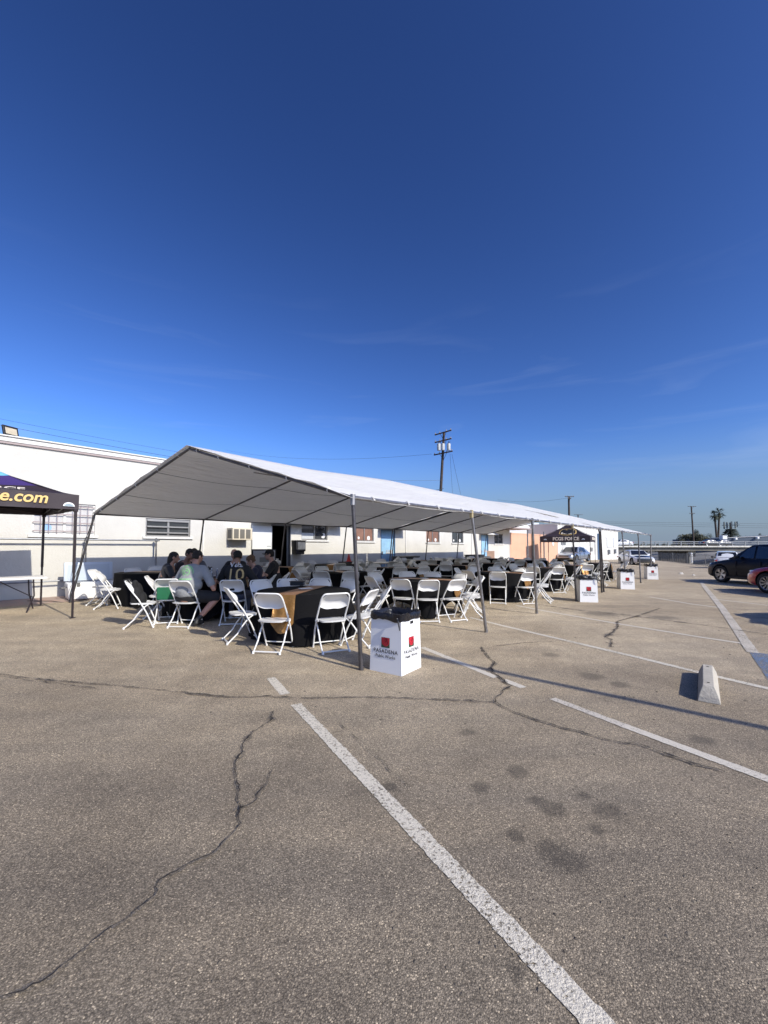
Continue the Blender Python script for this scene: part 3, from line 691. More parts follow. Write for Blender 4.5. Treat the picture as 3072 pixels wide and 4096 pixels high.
# porch roof with small gable at the end of the cream building
a_, z_ = on_wall(2020, 2125, WALLB-1.2)
PO = empty('porch_roof', W(a_, WALLB-.02, 0), FR, 'white gabled porch roof at the far end of the cream building', 'roof')
q = MB(); zb = 2.95
q.add([(-.2, -1.5, zb), (3.6, -1.5, zb), (3.6, -1.5, zb+.14), (1.7, -1.5, zb+.62), (-.2, -1.5, zb+.14), (-.2, -.01, zb), (3.6, -.01, zb), (3.6, -.01, zb+.14), (1.7, -.01, zb+.62), (-.2, -.01, zb+.14)], [(0,1,2,3,4),(9,8,7,6,5),(0,5,6,1),(1,6,7,2),(2,7,8,3),(3,8,9,4),(4,9,5,0)])
q.build('gable', M_TRIM, PO, smooth=None)
q = MB(); q.box2(-.3, 3.7, -1.6, -.02, zb-.09, zb-.002); q.build('fascia', mat('dull_fascia', (.33, .27, .26), .7), PO, smooth=None)
q = MB(); q.tube((3.4, -1.4, 0), (3.4, -1.4, zb-.09), .05, n=8); q.build('post', M_STEEL, PO)
# ------------------------------------------------------------------ far white building
aF0 = on_wall(2232, 2100)[0]+.02; aF1 = on_wall(2470, 2130, WALLB+.1)[0]
hl = []
for (x0, x1, yt, yb) in ((2426, 2446, 2150, 2190), (2451, 2464, 2151, 2188)):
    hl.append(px_rect(x0, x1, yt, yb, WALLB+.05))
FB = simple_block('white_block', aF0, aF1, WALLB+.05, 14, 3.85, M_WALL2, 'tall plain white building standing at the far end of the row', M_TRIM, .05)
for h in hl:
    q = MB(); q.box2(h[0]-aF0, h[1]-aF0, -.09, -.003, h[2], h[3]); w_ = q.build('shutter', mat('pale_shutter', (.62, .64, .66), .6), FB, smooth=None, bevel=(.01, 1))
    q = MB(); q.box2(h[0]-aF0+.3, h[0]-aF0+1.0, -.2, -.003, h[2]-.9, h[2]-.3); q.build('meter_box', M_STEEL, FB, smooth=None)
for (x0, x1, yt, yb) in ((2243, 2262, 2165, 2180), (2362, 2370, 2190, 2206)):
    h = px_rect(x0, x1, yt, yb, WALLB+.05); q = MB(); q.box2(h[0]-aF0, h[1]-aF0, -.03, -.003, h[2], h[3]); q.build('window', M_ALU, FB, smooth=None)
h = px_rect(2388, 2401, 2135, 2243, WALLB+.05); q = MB(); q.box2(h[0]-aF0, h[1]-aF0, -.04, -.003, h[2], h[3]); q.build('door', mat('dark_blue_door', (.05, .09, .16), .5), FB, smooth=None)
for j in range(9):
    x = (aF1-aF0)*(j+.5)/9; q = MB(); q.box2(x-.03, x+.03, -.03, -.003, -.9, 3.74); q.build('pilaster', M_WALL2, FB, smooth=None)
# ------------------------------------------------------------------ folding chair
M_CHW = mat('chair_white_plastic', (.66, .66, .65), .38, bump=.05, bscale=90)
M_CHF = mat('chair_white_enamel', (.72, .72, .70), .32)
def bez(p0, p1, p2, n=6):
    return [Vector(p0).lerp(Vector(p1), t).lerp(Vector(p1).lerp(Vector(p2), t), t) for t in [i/n for i in range(n+1)]]
def chair_meshes():
    out = {}; hw = .215; r = .0125
    # +y is where the sitter faces; long U tube: front foot -> back top -> front foot
    def side(s):
        return [Vector((s*.205, .215, 0.0)), Vector((s*.215, .10, .28)), Vector((s*.215, -.02, .50)), Vector((s*.212, -.165, .70))]
    L_ = side(-1); Rr = side(1)
    top = bez((-.212, -.165, .70), (-.212, -.245, .835), (-.14, -.25, .832), 5)+bez((.14, -.25, .832), (.212, -.245, .835), (.212, -.165, .70), 5)
    mb = MB(); mb.poly(L_[:-1]+top+Rr[:-1][::-1], r, 8)
    for s in (-1, 1): mb.lathe([(0, -.0), (.016, 0), (.016, .03), (.0125, .035)], (s*.205, .215, 0), 8)
    mb.tube((-.21, .185, .075), (.21, .185, .075), .009, n=6)
    out['frame'] = mb.mesh('frame', M_CHF, 50)
    # rear legs: U with bottom bar, bent
    mb = MB(); pts = []
    for s in (-1, 1):
        p = [Vector((s*.195, .13, .415)), Vector((s*.195, .03, .30)), Vector((s*.195, -.10, .15)), Vector((s*.195, -.235, .02)), Vector((s*.195, -.25, .012))]
        mb.poly(bez(p[0], (s*.195, .02, .36), p[2], 5)+[p[3], p[4]], .0115, 8)
        mb.lathe([(0, 0), (.017, 0), (.017, .03), (.012, .034)], (s*.195, -.245, 0), 8)
    mb.tube((-.195, -.232, .028), (.195, -.232, .028), .0105, n=7)
    out['rear_leg_frame'] = mb.mesh('rear_leg_frame', M_CHF, 50)
    # seat shell
    rows = []
    for j in range(9):
        v = j/8; y = -.18+.40*v; row = []
        for i in range(11):
            u = i/10*2-1; rx = .19*(1-.10*abs(v-.5)**2*4*.5); x = u*rx
            yy = y
            if j in (0, 8): yy += (-.018 if j == 8 else .018)*(abs(u)**3)*2.2
            z = .445-.012*(1-u*u)*math.sin(PI*v)+.012*(1-v)*0 - .018*v*v*v
            row.append((x, yy, z))
        rows.append(row)
    mb = MB(); mb.grid(rows); lo = [[(x*.97, y*.97, z-.024) for (x, y, z) in r_] for r_ in rows]; mb.grid([r_[::-1] for r_ in lo])
    per = lambda g: g[0]+[r_[-1] for r_ in g[1:-1]]+g[-1][::-1]+[r_[0] for r_ in g[1:-1]][::-1]
    mb.grid([per(rows), per(lo)], close=True)
    for s in (-1, 1): mb.box((s*.201, .03, .43), (.014, .12, .03))
    out['seat'] = mb.mesh('seat', M_CHW, 50)
    # back panel: wide plate wrapped by the tube, dished, with a scooped lower edge
    rows = []; n = 14
    for j in range(8):
        v = j/7; row = []
        for i in range(n+1):
            u = i/n*2-1; hwid = .208-.02*(v**6)
            x = u*hwid
            zlow = .635-.030*(1-u*u)+.006*math.cos(u*PI*2); ztop = .823-.055*abs(u)**7
            z = zlow+(ztop-zlow)*v
            yb = -.128-(z-.64)*.64
            y = yb+.012+.068*(1-u**4)*math.sin(PI*min(1, v*1.0+.02))
            row.append((x, y, z))
        rows.append(row)
    mb = MB(); mb.grid(rows); bk = [[(x, y-.010, z-.004) for (x, y, z) in r_] for r_ in rows]; mb.grid([r_[::-1] for r_ in bk]); mb.grid([per(rows), per(bk)], close=True)
    out['backrest'] = mb.mesh('backrest', M_CHW, 50)
    return out
CHM = chair_meshes()
CHG = 'white folding chairs round the tables under the tents'
NCH = [0]
def chair(x, y, rz, label, group=CHG, mats=None):
    z = gz(x, y)
    r_ = empty('folding_chair', (x, y, z), rz, label, 'chair', group)
    for k in ('seat', 'backrest', 'frame', 'rear_leg_frame'): link(k, CHM[k], r_)
    NCH[0] += 1
    return r_
# ------------------------------------------------------------------ tables
M_CLOTH = mat('black_tablecloth', (.005, .005, .006), .9, bump=.15, bscale=35, spec=.15)
M_RUN = mat('copper_runner', (.33, .17, .09), .42, .25, var=.15, vscale=6, bump=.25, bscale=18)
M_RUNLIT = mat('sunlit_runner', (.33, .17, .05), .38, .5, var=.35, vscale=9, bump=.7, bscale=14)  # hanging ends only: sunlit gold put into the cloth colour
M_TTOP = mat('table_plastic', (.60, .58, .53), .5, var=.08)
M_TLEG = mat('dark_table_leg', (.05, .05, .055), .45, .5)
M_PAPER = mat('white_paper', (.78, .78, .76), .8)
TR = .765; TZ = .745
def cloth_prof(th, half):
    c, s = abs(math.cos(th)), abs(math.sin(th)); E = half/max(c, s)
    # round the corner of the cloth a little
    return min(E, half*1.36)
def cloth_mesh(half, rot, seed, amp=1.0):
    n = 120; rows = []; mb = MB()
    rs = [0, .25, .5, .68, .745]
    for r in rs:
        rows.append([(max(r, .001)*math.cos(2*PI*i/n), max(r, .001)*math.sin(2*PI*i/n), TZ+.004) for i in range(n)])
    K = 12
    for k in range(K+1):
        row = []
        for i in range(n):
            th = 2*PI*i/n; E = cloth_prof(th-rot, half); hang = min(E-TR, TZ-.006); t = k/K; d = hang*t
            corner = max(0, (E-half)/(half*.36))
            fold = math.sin(th*13+seed*2.1+1.5*math.sin(th*3+seed))*.5+.5*math.sin(th*23+seed)
            r = TR+.008+(.028*amp*fold+.03+.10*corner)*min(1, d/.5)*(.35+.65*min(1, d/.6)) + .012*t
            z = TZ+.004-d
            if k == 0: z = TZ-.001
            row.append((r*math.cos(th), r*math.sin(th), max(z, .006)))
        rows.append(row)
    mb.grid(rows, close=True)
    return mb, rows
def runner_mesh(rot, w, hang, seed, half, crot):
    """strip across the table top and down both sides, 9 mm proud of the cloth"""
    mb = MB(); rows = []
    S = [-1-hang*i/6 for i in range(6, 0, -1)]+[-1+2*i/10 for i in range(11)]+[1+hang*i/6 for i in range(1, 7)]
    cr, sr = math.cos(rot), math.sin(rot)
    for s in S:
        row = []
        for j in range(9):
            v = (j/8*2-1)*w/2
            edge = math.sqrt(max(.01, (TR+.01)**2-v*v))
            if abs(s) <= 1: x = s*edge; z = TZ+.012-(.006 if abs(s) == 1 else 0)
            else:
                d = (abs(s)-1); z = TZ-d; th = math.atan2(v, edge)
                E = cloth_prof(th+rot+(PI if s < 0 else 0)-crot, half)
                corner = max(0, (E-half)/(half*.36))
                x = (edge+.022+(.062+.10*corner)*min(1, d/.5)*(.35+.65*min(1, d/.6))+.012*math.sin(v*40+seed)*min(1, d/.15))*(1 if s > 0 else -1)
            if abs(s) > 1: z = TZ-(abs(s)-1)*(1-.28*(abs(v)/(w/2))**2)
            row.append((x*cr-v*sr, x*sr+v*cr, z))
        rows.append(row)
    mb.grid(rows); return mb
def table_mesh_parts():
    o = {}
    mb = MB(); mb.lathe([(0, TZ-.04), (TR-.02, TZ-.04), (TR-.004, TZ-.032), (TR-.004, TZ-.006), (TR-.012, TZ), (0, TZ)], n=48); o['tabletop'] = mb.mesh('tabletop', M_TTOP, 40)
    for k in range(4):
        s = 1 if k < 2 else -1; t = 1 if k % 2 else -1
        mb = MB(); mb.poly([(s*.34, t*.30, TZ-.04), (s*.40, t*.30, .35), (s*.46, t*.30, 0)], .014, 7)
        if t > 0: mb.tube((s*.42, -.30, .3), (s*.42, .30, .3), .010, n=6)
        o['leg%d' % k] = mb.mesh('leg', M_TLEG, 40)
    return o
TBM = table_mesh_parts()
ORD = ['first', 'second', 'third', 'fourth', 'fifth', 'sixth', 'seventh', 'eighth']
ROWN = {0: 'outer row', 1: 'middle row', 2: 'wall row'}
POSN = {0: 'tent-far', 1: 'wall and far', 2: 'wall', 3: 'wall and near', 4: 'near', 5: 'lot and near', 6: 'lot', 7: 'lot and far'}
def table(x, y, row, col, half=1.25, crot=None, rrot=0.0, hang=.45, cover=True, runner=True, rw=.34, gold=True, bare_rot=0):
    z = gz(x, y); nm = f'{ORD[col]} table of the {ROWN[row]}'
    t = empty('round_table', (x, y, z), FR+.2*col, f'round folding table under cloth, {nm}' if cover else f'bare pale round folding table, {nm}', 'table', 'round tables under the tents')
    link('tabletop', TBM['tabletop'], t)
    for k in range(4): link('leg', TBM['leg%d' % k], t)
    if cover:
        crot = FR if crot is None else crot
        mb, _ = cloth_mesh(half, crot, row*7+col*1.7)
        o = mb.build('tablecloth', M_CLOTH, None, smooth=70, loc=(x, y, z)); tag(o, f'black cloth draped over the {nm}', 'tablecloth', 'black tablecloths')
        if runner:
            o = runner_mesh(rrot, rw, hang, row+col, half, crot).build('table_runner', [M_RUN, M_RUNLIT], None, smooth=60, loc=(x, y, z))
            for p in o.data.polygons: p.material_index = 1 if abs(p.normal.z) < .5 else 0  # upright faces get the sunlit tone, flat ones the plain copper
            tag(o, f'copper runner laid across the {nm}', 'table runner', 'copper table runners')
    return t
class Used:
    d = {}
def pos_name(dx, dy):
    """direction of the chair from its table, in tent axes"""
    a = dx*UX+dy*UY; b = dx*VX+dy*VY
    k = int(round(math.degrees(math.atan2(b, a))/45)) % 8
    return ['on the far side of', 'on the far wall side of', 'on the wall side of', 'on the near wall side of', 'on the near side of', 'on the near lot side of', 'on the lot side of', 'on the far lot side of'][k]
def tchair(tx, ty, row, col, ang, dist=1.02, twist=0.0, off=0.0):
    A_ = R(ang); x = tx+dist*math.cos(A_)-off*math.sin(A_); y = ty+dist*math.sin(A_)+off*math.cos(A_)
    rz = A_+PI/2+R(twist)      # chair +y must face the table: -(cos,sin)
    p = pos_name(x-tx, y-ty); base = f'white folding chair {p} the {ORD[col]} table, {ROWN[row]}'
    n = Used.d.get(base, 0); Used.d[base] = n+1
    lab = base if n == 0 else base.replace('white folding chair', 'next white folding chair' if n == 1 else 'third white folding chair')
    return chair(x, y, rz, lab)
# front row, measured one by one
TBL = {}
def T(row, col, px=None, py=None, ab_=None, **k):
    if ab_: p = W(*ab_)
    else:
        p = at_z(px, py, TZ+.02)
        for i in range(4): p = at_z(px, py, TZ+gz(p.x, p.y))
    TBL[(row, col)] = (p.x, p.y); table(p.x, p.y, row, col, **k); return p
T(0, 0, ab_=(.86, 2.05), half=1.5, crot=R(52), rrot=R(79), rw=.33, hang=.56)
T(0, 1, 1690, 2317, half=1.20, rrot=R(-28), hang=.40)
T(0, 2, 2008, 2290, half=1.36, rrot=R(-50), hang=.42)
T(0, 3, ab_=(11.15, 2.0), half=1.36, rrot=R(-30), hang=.42)
T(0, 4, ab_=(14.3, 1.9), half=1.36, rrot=R(-75), hang=.45)
T(0, 5, ab_=(17.4, 1.9), half=1.36, rrot=R(-28), hang=.45)
T(1, 0, ab_=(.6, 5.0), half=1.36, rrot=R(12)); T(1, 1, ab_=(4.3, 4.95), half=1.3, rrot=R(-60))
T(1, 2, ab_=(7.1, 5.1), rrot=R(-28)); T(1, 3, ab_=(9.85, 5.0), rrot=R(-28)); T(1, 4, ab_=(12.6, 5.1), rrot=R(-40)); T(1, 5, ab_=(15.3, 5.0), rrot=R(-30)); T(1, 6, ab_=(18.0, 5.0), rrot=R(-30))
T(2, 0, ab_=(.45, 7.85), half=1.42, rrot=R(170)); T(2, 1, ab_=(4.1, 8.0), rrot=R(-20)); T(2, 2, ab_=(6.9, 8.0), rrot=R(-95))
T(2, 3, ab_=(9.7, 8.0), cover=False); T(2, 4, ab_=(12.6, 8.0), rrot=R(10)); T(2, 5, ab_=(15.35, 8.0), rrot=R(10)); T(2, 6, ab_=(18.1, 7.8), rrot=R(10))
def ring(row, col, spec):
    tx, ty = TBL[(row, col)]
    for s in spec:
        tchair(tx, ty, row, col, *(s if isinstance(s, tuple) else (s,)))
ring(0, 0, [(-103, 1.06, 4), (-59, 1.12, -6), (-151, 1.02, 2), (-33, 1.16, 12), (-8, 1.22, 8), (54, .98), (86, 1.0), (116, 1.02), (143, 1.05, -10)])
ring(0, 1, [(-118, 1.03, 8), (-90, 1.03, 4), (-60, 1.04, -4), (-28, 1.15, 10), (0, 1.10, 6), (35, 1.0), (72, .98), (104, .98), (152, 1.1, -22), (-158, 1.08, 10)])
ring(0, 2, [(-112, 1.05, 6), (-72, 1.05, -6), (-40, 1.12, 14), (-10, 1.1), (48, 1.0, 8), (85, .98), (118, 1.0), (160, 1.1, -8), (-152, 1.1, 10)])
ring(0, 3, [(-80, 1.05, -10), (-45, 1.1, 18), (-15, 1.1), (40, 1.0), (80, 1.0), (120, 1.0), (165, 1.05), (-120, 1.08, 6)])
ring(0, 4, [(-85, 1.08, -8), (-45, 1.1, 10), (0, 1.05), (45, 1.0), (90, 1.0), (135, 1.0), (180, 1.0), (-135, 1.0)])
ring(0, 5, [(-95, 1.08, 4), (-50, 1.12, 20), (-20, 1.2, 6), (40, 1.0), (90, 1.0), (135, 1.0), (180, 1.0), (-135, 1.0)])
rnd = random.Random(11)
ring(1, 1, [(-106, 1.04, 4), (-70, 1.03, -2), (-36, 1.05, 4), (0, 1.0), (44, 1.0), (84, 1.0, 6), (122, 1.0), (160, 1.05, -14), (-150, 1.05)])
for (r_, c_) in TBL:
    if (r_, c_) in ((0,0),(0,1),(0,2),(0,3),(0,4),(0,5),(1,0),(1,1)): continue
    if (r_, c_) == (2, 0): continue
    st = rnd.uniform(-20, 20)
    ring(r_, c_, [(st-180+45*i+rnd.uniform(-6, 6), 1.0+rnd.uniform(-.02, .12), rnd.uniform(-12, 12)) for i in range(8)])
# people's table: seated chairs are added with the people
tx, ty = TBL[(1, 0)]
# wall-row first table
ring(2, 0, [(-42, 1.02, 0), (14, 1.0), (62, 1.0), (112, 1.0)])
chair(-6.28, 9.52, R(-68), 'white folding chair facing the black draped table, nearest the ice chest')
chair(-6.78, 10.02, R(-82), 'white folding chair half hidden behind the one by the ice chest')
chair(-6.30, 10.62, R(-120), 'white folding chair tucked between the ice chest and the draped table')
# ------------------------------------------------------------------ trash boxes
M_CARD = mat('white_corrugated_board', (.80, .80, .80), .75, bump=.05, bscale=200)
M_BAG = mat('black_bin_liner', (.010, .010, .014), .28, bump=.9, bscale=22)
M_INK = mat('black_ink', (.02, .02, .025), .7); M_REDINK = mat('red_ink', (.50, .015, .03), .6); M_DKRED = mat('dark_red_ink', (.20, .005, .015), .6); M_GRNINK = mat('dark_green_ink', (.035, .06, .03), .6)
M_PINKINK = mat('pink_ink', (.62, .10, .12), .6)
def trash_box(loc, rz, label, w=.46, d=.46, h=.69, mess=.7, seed=0, emb=True):
    t = empty('trash_box', loc, rz, label, 'trash box', 'white cardboard trash boxes with black liners')
    tw = .94
    q = MB(); q.add([(-w/2,-d/2,0),(w/2,-d/2,0),(w/2,d/2,0),(-w/2,d/2,0),(-w/2*tw,-d/2*tw,h),(w/2*tw,-d/2*tw,h),(w/2*tw,d/2*tw,h),(-w/2*tw,d/2*tw,h)], [(0,3,2,1),(0,1,5,4),(1,2,6,5),(2,3,7,6),(3,0,4,7)])
    q.build('carton', M_CARD, t, smooth=None)
    rows = []; n = 48
    def sq(th, hw): 
        c, s = math.cos(th), math.sin(th); m = max(abs(c), abs(s)); k = .12
        rr = hw/(abs(c)**10+abs(s)**10)**.1
        return rr*c, rr*s
    for (k, hw, z) in ((0, -.012, -.30), (1, -.012, -.02), (2, .002, .018), (3, .014, .024), (4, .026, .008), (5, .026, -.035), (6, .020, -.062)):
        row = []
        for i in range(n):
            th = 2*PI*i/n; x, y = sq(th, w/2*tw+hw)
            nz_ = noise.noise(Vector((math.cos(th)*3+seed, math.sin(th)*3, k*.6+seed))); nz2 = noise.noise(Vector((math.cos(th)*9+seed, math.sin(th)*9, k*1.1)))
            s_ = 1+(.045*nz_+.03*nz2)*(mess if k >= 2 else .3)
            zz = h+z+(.030*nz_+.018*nz2)*mess*(1 if k in (2, 3, 4, 6) else .5)
            row.append((x*s_, y*s_, zz))
        rows.append(row)
    q = MB(); q.grid(rows, close=True); q.add([(p[0], p[1], p[2]) for p in rows[0]], [tuple(range(n))]); q.build('liner', M_BAG, t, smooth=60)
    q = MB(); q.poly([(w/2*tw-.03, -d/2*tw-.035, h-.02), (w/2*tw+.0, -d/2*tw-.05, h-.09), (w/2-.012, -d/2*tw-.035, h-.16)], [.012, .010, .006], 6); q.build('liner_tail', M_BAG, t)
    # printed panels on two faces
    lean = math.atan((d/2-d/2*tw)/h)
    for fi, ang in enumerate((0, PI/2)):
        Rm = Matrix.Rotation(ang, 4, 'Z')
        def on(xo, zo, off=.0035):
            y = -(d/2)+(d/2)*(1-tw)*(zo/h)-off
            return Rm@Vector((xo, y, zo))
        up = (Rm@Vector((0, math.sin(lean), math.cos(lean)))); xx = Rm@Vector((1, 0, 0))
        M1 = frame_M(on(0, .255), xx, up); text_obj('lettering', 'PASADENA', .062, M_INK, t, M1, space=1.18, bold=.0006, depth=.0006)
        M2 = frame_M(on(0, .195), xx, up); text_obj('lettering', 'Public Works', .052, M_INK, t, M2, space=1.0, depth=.0006)
        Me = frame_M(on(0, .36, .003), xx, up)
        e = .06
        q = MB(); q.prism([(-e,-e),(e,-e),(e,e),(-e,e)], .0012, Me); em = q.build('emblem', M_GRNINK, t, smooth=None)
        q = MB(); Mr = Me@Matrix.Translation((0, 0, .0016)); q.prism([(-e+.004, e-.003), (-e+.004, .01), (-.045, -.022), (-.01, -.045), (.025, -.04), (.052, -.012), (e-.003, .02), (e-.003, e-.003)], .001, Mr); q.build('petals', M_REDINK, em, smooth=None)
        q = MB(); Ms = Me@Matrix.Translation((0, 0, .0032))
        for (cx, cy, r0, a0_, a1_) in ((.005, .012, .040, -2.9, 1.2), (.008, .008, .028, -1.2, 3.0), (.012, .006, .016, .5, 4.6), (-.02, .03, .035, -1.0, 1.4)):
            pts = [Ms@Vector((cx+r0*math.cos(a0_+(a1_-a0_)*k/12), cy+r0*.95*math.sin(a0_+(a1_-a0_)*k/12), 0)) for k in range(13)]
            q.poly(pts, [.0012]+[.0028]*11+[.0012], 4)
        q.build('petal_lines', M_DKRED, em, smooth=None)
    q = MB(); q.box((w/2*tw+.004, .02, h-.10), (.004, .07, .035)); q.build('handle_slot', M_BLACK, t, smooth=None)
    return t
Fc, Lc, Rc = G(1608, 2706), G(1479, 2679), G(1685, 2669)
ctr = (Lc+Rc)/2; rz0 = math.atan2(Fc.y-Lc.y, Fc.x-Lc.x)
trash_box((ctr.x, ctr.y, 0), rz0, 'white trash box with black liner, nearest one, by the corner tent pole', seed=1)
for i, (fx, fy, rzd, lab) in enumerate(((2393, 2410, -12, 'white trash box with bulky black liner beside the fourth outer tent pole'), (2540, 2358, -14, 'white trash box with puffed black liner beyond the joined tent poles'), (2634, 2318, -14, 'white trash box farthest along the tent, before the white coupe'))):
    p = G(fx, fy); rz = R(rzd); off = Matrix.Rotation(rz, 3, 'Z')@Vector((-.23, .23, 0)); q = p+off
    trash_box((q.x, q.y, gz(q.x, q.y)), rz, lab, mess=1.8, seed=5+i*3, h=.68)
p = W(1.9, 9.4); p2 = at_z(900, 2268, .75)
trash_box((W(2.6, 9.6).x, W(2.6, 9.6).y, gz_ab(2.6, 9.6)), FR, 'white trash box with wide open black liner standing in shade against the wall', mess=2.2, seed=21)
# ------------------------------------------------------------------ wheel stop
a_, b_, c_, d_ = G(2794, 2802), G(2880, 2819), G(2869, 2699), G(2794, 2703)
cc = (a_+b_+c_+d_)/4; dirv = ((c_+d_)/2-(a_+b_)/2); L_ = dirv.length*1.04; wdt = .18
M_STOP = mat('cast_concrete', (.44, .405, .345), .85, var=.2, vscale=12, bump=.5, bscale=60)
ws = empty('wheel_stop', (cc.x, cc.y, 0), math.atan2(dirv.y, dirv.x), 'short pale concrete wheel stop lying across a painted parking line', 'wheel stop')
q = MB(); h = .14; l = L_/2; s_ = .10
V_ = [(-l,-wdt/2,.001),(l,-wdt/2,.001),(l,wdt/2,.001),(-l,wdt/2,.001),(-l+.02,-wdt/2+.01,.05),(l-.02,-wdt/2+.01,.05),(l-.02,wdt/2-.01,.05),(-l+.02,wdt/2-.01,.05),(-l+s_,-.045,h),(l-s_,-.045,h),(l-s_,.045,h),(-l+s_,.045,h)]
q.add(V_, [(0,3,2,1),(0,1,5,4),(1,2,6,5),(2,3,7,6),(3,0,4,7),(4,5,9,8),(5,6,10,9),(6,7,11,10),(7,4,8,11),(8,9,10,11)])
q.build('block', M_STOP, ws, smooth=None, bevel=(.006, 2))
for x in (-l+s_+.12, l-s_-.1):
    q = MB(); q.lathe([(0, 0), (.013, 0), (.013, .002), (0, .002)], (x, 0, h+.001), 10); q.build('bolt_hole', M_CRACK, ws)
q = MB(); q.lathe([(0, 0), (.013, 0), (.013, .002), (0, .002)], (-l+.07, .03, .09), 10); q.build('bolt_hole', M_CRACK, ws)
# small litter
for (px, py, s_, lab) in ((2725, 2297, .10, 'pale crumpled rag lying on the open asphalt beyond the tent'), (2774, 2302, .06, 'small pale scrap on the asphalt before the navy car')):
    p = G(px, py); q = MB(); q.lathe([(0, 0), (s_*1.5, 0), (s_*1.2, s_*.6), (s_*.4, s_*1.1), (0, s_)], n=9)
    q.v = [(x*(1+.3*noise.noise(Vector((x*9, y*9, z*9)))), y*.6, z*(1+.5*noise.noise(Vector((x*7, y*7, 3))))) for x, y, z in q.v]
    tag(q.build('rag', mat('dirty_rag', (.42, .40, .36), .9), loc=p), lab, 'rag')
# ------------------------------------------------------------------ things on the tables
def on_table(row, col, dx, dy): tx, ty = TBL[(row, col)]; return Vector((tx+dx, ty+dy, gz(tx, ty)+TZ+.018))
q = MB(); q.box((0, 0, .002), (.22, .16, .003), rot=.5); tag(q.build('paper_sheet', M_PAPER, loc=on_table(0, 0, .0, .1), smooth=None), 'white paper sheet lying on the runner of the corner table', 'paper')
def bowl(loc, r, lab, m):
    q = MB(); q.lathe([(0, 0), (r*.55, 0), (r, .045), (r*1.02, .05), (r*.97, .048), (r*.5, .008), (0, .008)], n=18); return tag(q.build('bowl', m, loc=loc), lab, 'bowl')
def bottle(loc, lab):
    e = empty('water_bottle', loc, 0, lab, 'bottle'); q = MB(); q.lathe([(0, 0), (.031, 0), (.032, .02), (.031, .12), (.03, .15), (.013, .185), (.013, .2), (0, .2)], n=12); q.build('body', mat('clear_plastic', (.55, .58, .6), .15, trans=.6), e)
    q = MB(); q.lathe([(0, .2), (.015, .2), (.015, .218), (0, .218)], n=10); q.build('cap', M_PLASW, e)
bowl(on_table(1, 0, -.05, .25), .13, 'white foam bowl of food on the table with the seated people', M_PLASW)
bowl(on_table(1, 0, -.35, -.05), .11, 'small foam plate at the edge of the occupied table', M_PLASW)
for (dx, dy, lab) in ((.12, -.12, 'clear water bottle beside the foam bowl, occupied table'), (.2, -.02, 'second clear water bottle, standing nearer the red cup')): bottle(on_table(1, 0, dx, dy), lab)
q = MB(); q.lathe([(0, 0), (.03, 0), (.042, .11), (.038, .11), (0, .02)], n=14); tag(q.build('cup', mat('red_cup', (.35, .01, .015), .35), loc=on_table(1, 0, .28, .18)), 'dark red plastic cup on the occupied table', 'cup')
q = MB(); q.lathe([(0, 0), (.12, 0), (.15, .08), (.13, .17), (.05, .2), (.07, .27), (0, .2)], n=14)
q.v = [(x*(1+.35*noise.noise(Vector((x*14, y*14, z*11)))), y*(1+.3*noise.noise(Vector((x*12, y*14, 5)))), z*(1+.3*noise.noise(Vector((x*9, y*9, 8))))) for x, y, z in q.v]
bgm = mat('printed_carry_bag', (.78, .72, .70), .5, col2=(.6, .05, .04), vscale=7, bump=.6, bscale=20)
tag(q.build('carry_bag', bgm, loc=on_table(1, 0, .46, .2)), 'white and red plastic carry bag on the occupied table', 'bag')
bottle(on_table(1, 1, -.1, -.1), 'clear water bottle standing on the second table of the middle row')
for (r_, c_, dx, dy) in ((1, 1, -.25, 0), (0, 1, .05, .05), (0, 2, .1, 0), (1, 2, 0, 0), (0, 3, 0, .1), (0, 4, 0, 0), (1, 1, .3, .1), (2, 1, 0, 0)):
    q = MB(); q.box((0, 0, .003), (.2, .14, .004), rot=rnd.random()*3); n_ = 'card lying between the bottle and table edge' if (dx == -.25) else 'card lying'
    lab = f'white paper card on the {ORD[c_]} table of the {ROWN[r_]}' if dx != .3 else 'second white card, beyond the bottle on its middle row table'
    tag(q.build('paper_card', M_PAPER, loc=on_table(r_, c_, dx, dy), smooth=None), lab, 'card', 'white cards on the tables')
# black cap box on near chair, plastic bag tied to a chair etc.
q = MB(); q.box((0, 0, .04), (.24, .17, .07)); q.box((0, .0, .078), (.27, .2, .012)); tag(q.build('black_case', M_BLACK, loc=on_table(0, 0, -.25, .62), smooth=None, bevel=(.01, 2)), 'small black case at the wall side edge of the corner table', 'case')
q = MB(); q.lathe([(0, 0), (.08, .01), (.12, .08), (.10, .16), (.03, .2), (.05, .24), (0, .2)], n=14)
q.v = [(x*(1+.3*noise.noise(Vector((x*14, y*14, z*11)))), y*(1+.3*noise.noise(Vector((x*12, y*14, 5)))), z) for x, y, z in q.v]
bagm = q.mesh('plastic_bag', mat('white_film', (.62, .62, .62), .4, bump=.6, bscale=25), 60)
for (r_, c_, dx, dy, lab) in ((2, 3, .7, .1, 'white plastic bag slumped at the edge of the bare table'), (2, 1, .1, .5, 'white plastic bag on the second table of the wall row')):
    tag(link('plastic_bag', bagm, None, on_table(r_, c_, dx*.8, dy)), lab, 'plastic bag')
